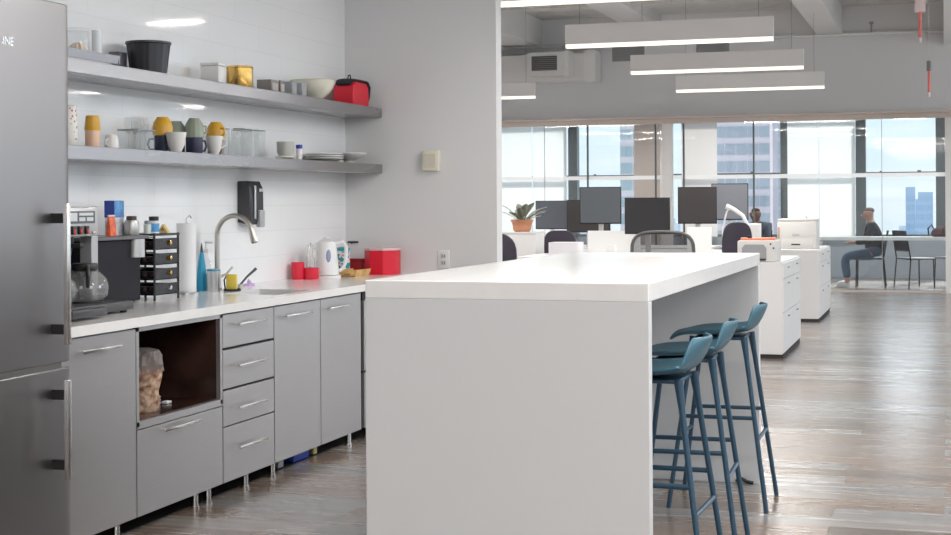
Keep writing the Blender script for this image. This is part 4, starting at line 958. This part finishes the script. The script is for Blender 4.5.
single(MB().box(-.05, .05, -.04, .04, 0, .12, .006), 'paper_box', mat('paper_white', (.8, .8, .8), .8), 'small white box under the black monitor', 'box', loc=(-3.72, 16.9, .731))
t = thing('desk_lamp', 'white task lamp with bent arm above the dark jacket chair', 'desk lamp', (-2.42, 17.05, .731))
MB().lathe([(0, 0), (.08, 0), (.08, .015), (.02, .025), (0, .025)], n=24).build('base', KW, t)
MB().tube([(0, 0, .02), (-.02, 0, .30), (.03, 0, .50), (.06, 0, .555)], .010).build('arm', KW, t)
MB().tube([(.03, -.01, .57), (.12, -.02, .53), (.22, -.03, .46), (.27, -.03, .36), (.26, -.03, .33)], [.030, .024, .022, .020, .014], n=14).build('lamp_head', KW, t)
# task chairs
def task_chair(label, x, y, rz, back, h, w=.50):
    t = thing('task_chair', label, 'office chair', (x, y, 0), rz, 'office task chairs')
    for k in range(5):
        a = 2 * PI * k / 5 + .3
        l = MB().tube([(0, 0, .10), (.28 * math.cos(a), .28 * math.sin(a), .07)], [.022, .014]).build('base_leg', BLACK, t)
        MB().cyl((.28 * math.cos(a), .28 * math.sin(a) - .012, .028), (.28 * math.cos(a), .28 * math.sin(a) + .012, .028), .028).build('caster', BLACK, l)
    MB().cyl((0, 0, .08), (0, 0, .42), .025).build('gas_lift', BLACK, t)
    rbox(0, 0, .42, .48, .46, .07, .03).build('seat', mat('chair_black', (.03, .03, .035), .6), t)
    bz0, bz1 = .58, h; hw = w / 2
    ring = []
    for k in range(28):
        a = 2 * PI * k / 28; cx_ = math.copysign(abs(math.cos(a)) ** .6, math.cos(a)); cz_ = math.copysign(abs(math.sin(a)) ** .6, math.sin(a))
        ring.append((hw * cx_, -.24 - .03 * (1 - cx_ * cx_), (bz0 + bz1) / 2 + (bz1 - bz0) / 2 * cz_))
    if back == 'mesh':
        MB().tube(ring, .018, n=8, closed=True).build('back_frame', mat('chair_frame', (.12, .12, .12), .4), t)
        q = MB(); tb = bmesh.new(); vs = [tb.verts.new(p_) for p_ in ring]; tb.faces.new(vs); q.add(tb)
        q.build('mesh_back', thin_glass('mesh_fabric', (.45, .45, .46), .02, haze=.25, hcol=(.12, .12, .13)), t, smooth=False)
    else:
        q = MB(); tb = bmesh.new(); vs = [tb.verts.new(p_) for p_ in ring]; tb.faces.new(vs); q.add(tb)
        q.build('backrest', mat('chair_plum', (.03, .022, .04), .6), t, solid=.06, bevel=.01)
    MB().tube([(0, -.10, .44), (0, -.26, .46), (0, -.27, .62)], .018).build('spine', BLACK, t)
    for sx in (-1, 1):
        MB().tube([(sx * .22, 0, .45), (sx * .28, 0, .50), (sx * .28, 0, .66)], .014).tube([(sx * .28, -.12, .67), (sx * .28, .12, .67)], .02).build('armrest', BLACK, t)
    return t
task_chair('mesh backed task chair in front of the black monitor', -2.82, 15.55, 0.0, 'mesh', 1.04, .66)
task_chair('dark plum high backed chair next to the low printer', -2.03, 14.85, .35, 'solid', 1.15, .30)
task_chair('dark task chair half hidden by the kitchen wall end', -3.95, 12.75, .2, 'solid', 1.09, .56)
task_chair('dark brown chair between paper stack and plant cabinet', -4.52, 17.83, .0, 'solid', 1.01, .40)
# plant
t = thing('potted_plant', 'broad leafed plant in a terracotta pot on the low cabinet', 'plant', (-5.30, 18.62, .971))
MB().lathe([(0, 0), (.10, 0), (.14, .13), (.15, .13), (.15, .16), (.13, .16), (.12, .02), (0, .015)], n=28).build('pot', mat('terracotta', (.55, .25, .14), .7), t)
MB().lathe([(0, .13), (.125, .13)], n=24).build('soil', mat('soil', (.07, .05, .04), .9), t)
LG = mat('leaf_dusty_green', (.20, .22, .16), .5); LG2 = mat('leaf_pale', (.42, .44, .38), .5)
rr_ = random.Random(3)
for k in range(15):
    a = 2 * PI * k / 15 * 2.4 + rr_.random(); ln = .20 + rr_.random() * .12; rise = .05 + rr_.random() * .22
    base = Vector((.04 * math.cos(a), .04 * math.sin(a), .13)); mid = base + Vector((math.cos(a) * ln * .35, math.sin(a) * ln * .35, rise * .8)); tip = base + Vector((math.cos(a) * ln, math.sin(a) * ln, rise))
    tb = bmesh.new(); side = Vector((-math.sin(a), math.cos(a), 0)); rows = []
    for j in range(7):
        s = j / 6; p_ = base.lerp(mid, s).lerp(mid.lerp(tip, s), s); wd = .008 + .042 * math.sin(PI * max(0, s - .2) / .8) if s > .2 else .006
        if j == 6: wd = .002
        rows.append([tb.verts.new(p_ - side * wd), tb.verts.new(p_ + Vector((0, 0, -.008))), tb.verts.new(p_ + side * wd)])
    for r1, r2 in zip(rows, rows[1:]):
        for i in (0, 1): tb.faces.new((r1[i], r1[i + 1], r2[i + 1], r2[i]))
    q = MB(); q.add(tb); q.build('leaf', LG if k % 3 else LG2, t, solid=.003)

# ------------------------------------------------------------------ behind the glass: blinds, table, people
def blind(label, x0, x1, m=BLIND):
    t = thing('roller_blind', label, 'blind', (0, 26.36, 0), 0, 'roller blinds on the far windows')
    box(x0, x1, -.002, .002, .735, 2.86).build('fabric', m, t, smooth=False)
    MB().cyl((x0, 0, 2.89), (x1, 0, 2.89), .03, n=16).build('roller', CW, t)
    box(x0, x1, -.008, .008, .72, .735).build('hem_bar', CW, t, smooth=False)
blind('white roller blind beside the kitchen wall end', -8.2, -7.31)
blind('white roller blind left of the first dark mullion', -7.29, -6.64)
blind('warm grey roller blind right of the tan column', -4.50, -3.86, BLINDW)
blind('white roller blind behind the big printer, left half', -2.62, -2.08)
blind('white roller blind behind the big printer, right half', -2.07, -1.46)
t = thing('long_table', 'long white table seen behind the glass partition', 'table', (-.15, 23.05, 0))
box(-1.72, 1.9, -.30, .30, .755, .805).build('tabletop', DT, t, bevel=.003, smooth=False)
for xx in (-1.64, 1.80):
    for yy in (-.24, .24): MB().cyl((xx, yy, 0), (xx, yy, .755), .02).build('leg', HANDLE, t)
def side_chair(label, x, y, rz):
    t = thing('stacking_chair', label, 'chair', (x, y, 0), rz, 'dark stacking chairs behind the glass')
    CM = mat('chair_charcoal', (.06, .065, .08), .5)
    b = MB(); b.box(-.22, .22, -.21, .21, .435, .46, .008); b.build('seat', CM, t)
    b = MB(); b.prism([(-.21, .56), (-.24, .58), (-.285, .88), (-.265, .89), (-.22, .60)], 'y', -.20, .20); b.build('backrest', CM, t, bevel=.004)
    for sy in (-1, 1):
        MB().tube([(.20, sy * .22, 0), (.19, sy * .21, .435)], .011).build('leg', BLACK, t)
        MB().tube([(-.24, sy * .22, 0), (-.20, sy * .21, .44), (-.245, sy * .205, .72)], .011).build('leg', BLACK, t)
    return t
side_chair('dark stacking chair carrying the seated person', -1.10, 23.75, PI)
side_chair('dark stacking chair facing right behind the long table', -.42, 23.78, .55)
side_chair('dark stacking chair at the right end of the long table', .16, 24.2, PI * .75)
t = thing('rucksack', 'dark red and black bag lying on the long table', 'bag', (-.02, 23.05, .8055))
MB().lathe([(0, 0), (.12, 0), (.15, .04), (.13, .10), (.06, .15), (0, .155)], n=20, wob=lambda k, z: 1 + .14 * math.sin(k * 1.3)).build('body', mat('bag_maroon', (.09, .03, .035), .7), t)
MB().tube([(-.10, 0, .09), (-.15, 0, .18), (-.20, .02, .12), (-.19, .03, .03)], .012).build('strap', BLACK, t)
single(MB().box(-.14, .14, -.09, .09, 0, .03, .004), 'laptop_bag', BLACK, 'flat black case beside the maroon bag', 'case', loc=(.28, 23.05, .8055))

def skin(name, verts, edges, radii, m, parent, sub=2, root=0):
    me = bpy.data.meshes.new(name); me.from_pydata(verts, edges, []); me.materials.append(m)
    o = bpy.data.objects.new(name, me); COL.objects.link(o); o.parent = parent
    bm_ = bmesh.new(); bm_.from_mesh(me); lay = bm_.verts.layers.skin.verify(); bm_.verts.ensure_lookup_table()
    for i, r in enumerate(radii):
        bm_.verts[i][lay].radius = r if isinstance(r, tuple) else (r, r); bm_.verts[i][lay].use_root = (i == root)
    bm_.to_mesh(me); bm_.free()
    sk_ = o.modifiers.new('skin', 'SKIN'); sk_.use_smooth_shade = True
    s_ = o.modifiers.new('sub', 'SUBSURF'); s_.levels = sub; s_.render_levels = sub
    return o
def person(label, loc, rz, jacket, trousers, skin_c, hair_c=None):
    """seated figure facing +X: pelvis at seat height"""
    t = thing('person', label, 'person', loc, rz)
    SKN = mat('skin_' + str(skin_c[0])[2:5], skin_c, .55)
    V = [(.02, 0, .54), (.025, 0, .66), (.03, 0, .80), (.045, 0, .93), (.06, 0, 1.02), (.08, 0, 1.06), (.10, 0, 1.14), (.10, 0, 1.21)]
    R = [(.085, .11), (.085, .11), (.10, .135), (.10, .14), (.060, .065), (.065, .06), (.118, .095), (.095, .082)]
    E = [(i, i + 1) for i in range(7)]
    def chain(pts, rad, start):
        k = start
        for p_, r in zip(pts, rad): V.append(p_); R.append(r); E.append((k, len(V) - 1)); k = len(V) - 1
        return k
    for s in (-1, 1):
        wr = chain([(.04, s * .17, .96), (.10, s * .21, .72), (.30, s * .15, .70), (.36, s * .13, .70)], [.055, .042, .03, .028], 3)
        for f in range(5):
            if f < 4: chain([(.40, s * (.10 + .017 * f), .70), (.43 + .006 * (f in (1, 2)), s * (.10 + .017 * f), .692), (.45 + .008 * (f in (1, 2)), s * (.10 + .017 * f), .675)], [.0085, .008, .007], wr)
            else: chain([(.385, s * .085, .695), (.41, s * .072, .688)], [.01, .008], wr)
        chain([(.10, s * .09, .50), (.42, s * .10, .49), (.46, s * .10, .40), (.42, s * .10, .12), (.44, s * .10, .05), (.56, s * .10, .03)], [.09, .065, .058, .042, .035, .03], 0)
    body = skin('body', V, E, R, SKN, t)
    TJ = mat('cloth_' + str(jacket[0])[2:5], jacket, .8); TT = mat('denim' + str(trousers[0])[2:5], trousers, .8)
    V = [(-.005, 0, .52), (.005, 0, .66), (.03, 0, .80), (.045, 0, .93), (.06, 0, 1.02)]; R = [(.155, .175), (.14, .16), (.135, .165), (.125, .165), (.068, .075)]; E = [(i, i + 1) for i in range(4)]
    for s in (-1, 1): chain([(.04, s * .18, .96), (.10, s * .21, .72), (.29, s * .155, .70)], [.068, .055, .042], 3)
    skin('jacket', V, E, R, TJ, t)
    V = [(.03, 0, .56)]; R = [(.08, .12)]; E = []
    for s in (-1, 1): chain([(.10, s * .09, .505), (.42, s * .10, .495), (.462, s * .10, .40), (.42, s * .10, .13)], [.10, .078, .070, .055], 0)
    skin('trousers', V, E, R, TT, t)
    MB().lathe([(0, -.095), (.07, -.085), (.13, -.04), (.145, .01), (.13, .06), (.08, .09), (0, .10)], n=24, M=Matrix.Translation((.01, 0, .565)) @ Matrix.Diagonal((.95, 1.15, 1, 1))).build('trouser_seat', TT, t)
    for s in (-1, 1): MB().lathe([(0, -.045), (.05, -.04), (.052, 0), (.04, .03), (0, .045)], n=16, M=Matrix.Translation((.49, s * .10, .047)) @ Matrix.Diagonal((1.9, .9, 1, 1))).build('shoe', mat('shoe_pale', (.62, .62, .62), .5), t)
    # face
    for s in (-1, 1):
        MB().lathe([(0, -.009), (.008, -.005), (.009, 0), (.008, .005), (0, .009)], n=10, M=Matrix.Translation((.192, s * .032, 1.150))).build('eye', BLACK, t)
        MB().lathe([(0, -.028), (.012, -.015), (.014, 0), (.012, .015), (0, .028)], n=10, M=Matrix.Translation((.095, s * .086, 1.14))).build('ear', SKN, t)
    MB().prism([(.188, 1.150), (.222, 1.118), (.188, 1.108)], 'y', -.012, .012).build('nose', SKN, t, bevel=.004)
    MB().box(.170, .184, -.02, .02, 1.080, 1.088, .002).build('mouth', mat('lip', (.4, .16, .14), .5), t)
    if hair_c:
        MB().lathe([(.066, .0), (.066, .025), (.055, .052), (.03, .068), (0, .072)], n=24, M=Matrix.Translation((.085, 0, 1.178)) @ Matrix.Diagonal((1.18, 1.0, .92, 1))).build('hair', mat('hair_' + str(hair_c[0])[2:5], hair_c, .8), t, solid=.006)
    return t
person('seated person in dark jacket and jeans facing left behind the long table', (-1.02, 23.75, 0), PI, (.035, .04, .05), (.10, .16, .26), (.48, .28, .22), (.22, .17, .15))
side_chair('dark stacking chair under the person near the tall building view', -2.86, 24.0, -PI / 2)
person('seated person in grey blue top seen beyond the desk lamp', (-2.86, 23.98, 0), -PI / 2 - .3, (.10, .13, .17), (.08, .09, .12), (.36, .20, .15), (.12, .06, .045))

# ------------------------------------------------------------------ outside
def building(name, label, x, y, w, d, z0, z1, wall, glass, floor_h, wins, rz=0, face='both', zmax=None, zmin=None, group='buildings outside the windows', wf=.62):
    t = thing(name, label, 'building', (x, y, z0), rz, group)
    box(-w / 2, w / 2, 0, d, 0, z1 - z0).build('tower_body', wall, t, smooth=False)
    first = None
    lo = zmin if zmin is not None else z0; hi = zmax if zmax is not None else z1
    zf = z0 + (int((lo - z0) / floor_h)) * floor_h
    while zf + floor_h * .9 < hi:
        for k in range(wins):
            ww = w / wins; xc = -w / 2 + (k + .5) * ww
            if first is None:
                first = MB().box(-ww * .44, ww * .44, -.15, .0, 0, floor_h * wf).box(-.12, .12, -.28, -.15, 0, floor_h * wf).build('window', glass, t, smooth=False); o = first
            else:
                o = first.copy(); COL.objects.link(o); o.parent = t
            o.location = (xc, -.02, zf - z0 + floor_h * .2)
        zf += floor_h
    return t
PINK = mat('pink_granite', (.80, .68, .69), .7); WG = mat('building_glass', (.46, .48, .52), .5, .0)
WG2 = mat('building_glass_teal', (.42, .50, .52), .5); GREYB = mat('grey_facade', (.60, .60, .65), .7); HAZEBLUE = mat('haze_blue_tower', (.40, .52, .66), .7)  # blue of the far towers is haze put into the colour
building('office_tower', 'pink granite office tower with bands of windows', -39.8, 298, 13.5, 14, -95, 80, PINK, WG, 3.5, 6, math.radians(4), zmin=-8, zmax=24)
building('office_tower', 'narrow teal glazed wing right of the pink tower', -30.2, 302.5, 4.2, 14, -95, 80, GREYB, WG2, 3.5, 1, math.radians(-24), zmin=-8, zmax=24, wf=.8)
building('office_tower', 'plain grey tower beside the pink one', -33.5, 335, 12, 14, -95, 90, GREYB, GREYB, 3.5, 2, zmin=-5, zmax=2)
building('office_tower', 'pinkish gridded tower seen left of the tan column', -61.5, 300, 5.2, 14, -95, 80, PINK, WG2, 3.5, 2, zmin=-8, zmax=24)
for (x_, w_, z1_, lb) in ((-30.6, 9, 14, 'distant tower tinted blue for haze, with a twin spire'), (-16.5, 14, 9, 'distant tower tinted blue for haze, rounded top, right of the twin spire'), (-22, 9, 2, 'distant block tinted blue for haze, between the two towers')):
    building('distant_tower', lb, x_, 1500 + (40 if z1_ == 2 else 0), w_, 12, -110, z1_, HAZEBLUE, mat('haze_blue_glass', (.34, .46, .60), .4), 9, 2, zmin=-40, zmax=z1_, group='distant haze-tinted towers')
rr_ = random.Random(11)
HZ = [mat('haze_block_%d' % k, c, .8) for k, c in enumerate(((.62, .68, .74), (.55, .62, .70), (.68, .70, .74)))]  # pale block colours have the distance haze painted in
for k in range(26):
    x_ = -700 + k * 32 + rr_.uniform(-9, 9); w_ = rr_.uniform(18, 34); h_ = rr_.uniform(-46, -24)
    t = thing('distant_block', 'low city block tinted pale for haze near the horizon', 'building', (x_, 1900 + rr_.uniform(-80, 200), -112), 0, 'low city blocks near the horizon')
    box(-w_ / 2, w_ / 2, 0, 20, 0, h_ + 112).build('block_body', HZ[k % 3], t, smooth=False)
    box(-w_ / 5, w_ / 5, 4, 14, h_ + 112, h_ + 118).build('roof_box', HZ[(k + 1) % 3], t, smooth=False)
struct('ground_outside', box(-3000, 3000, 60, 9000, -116, -112), mat('hazy_ground', (.50, .56, .60), .9, var=(.004, .25)), smooth=False)  # ground colour carries painted haze
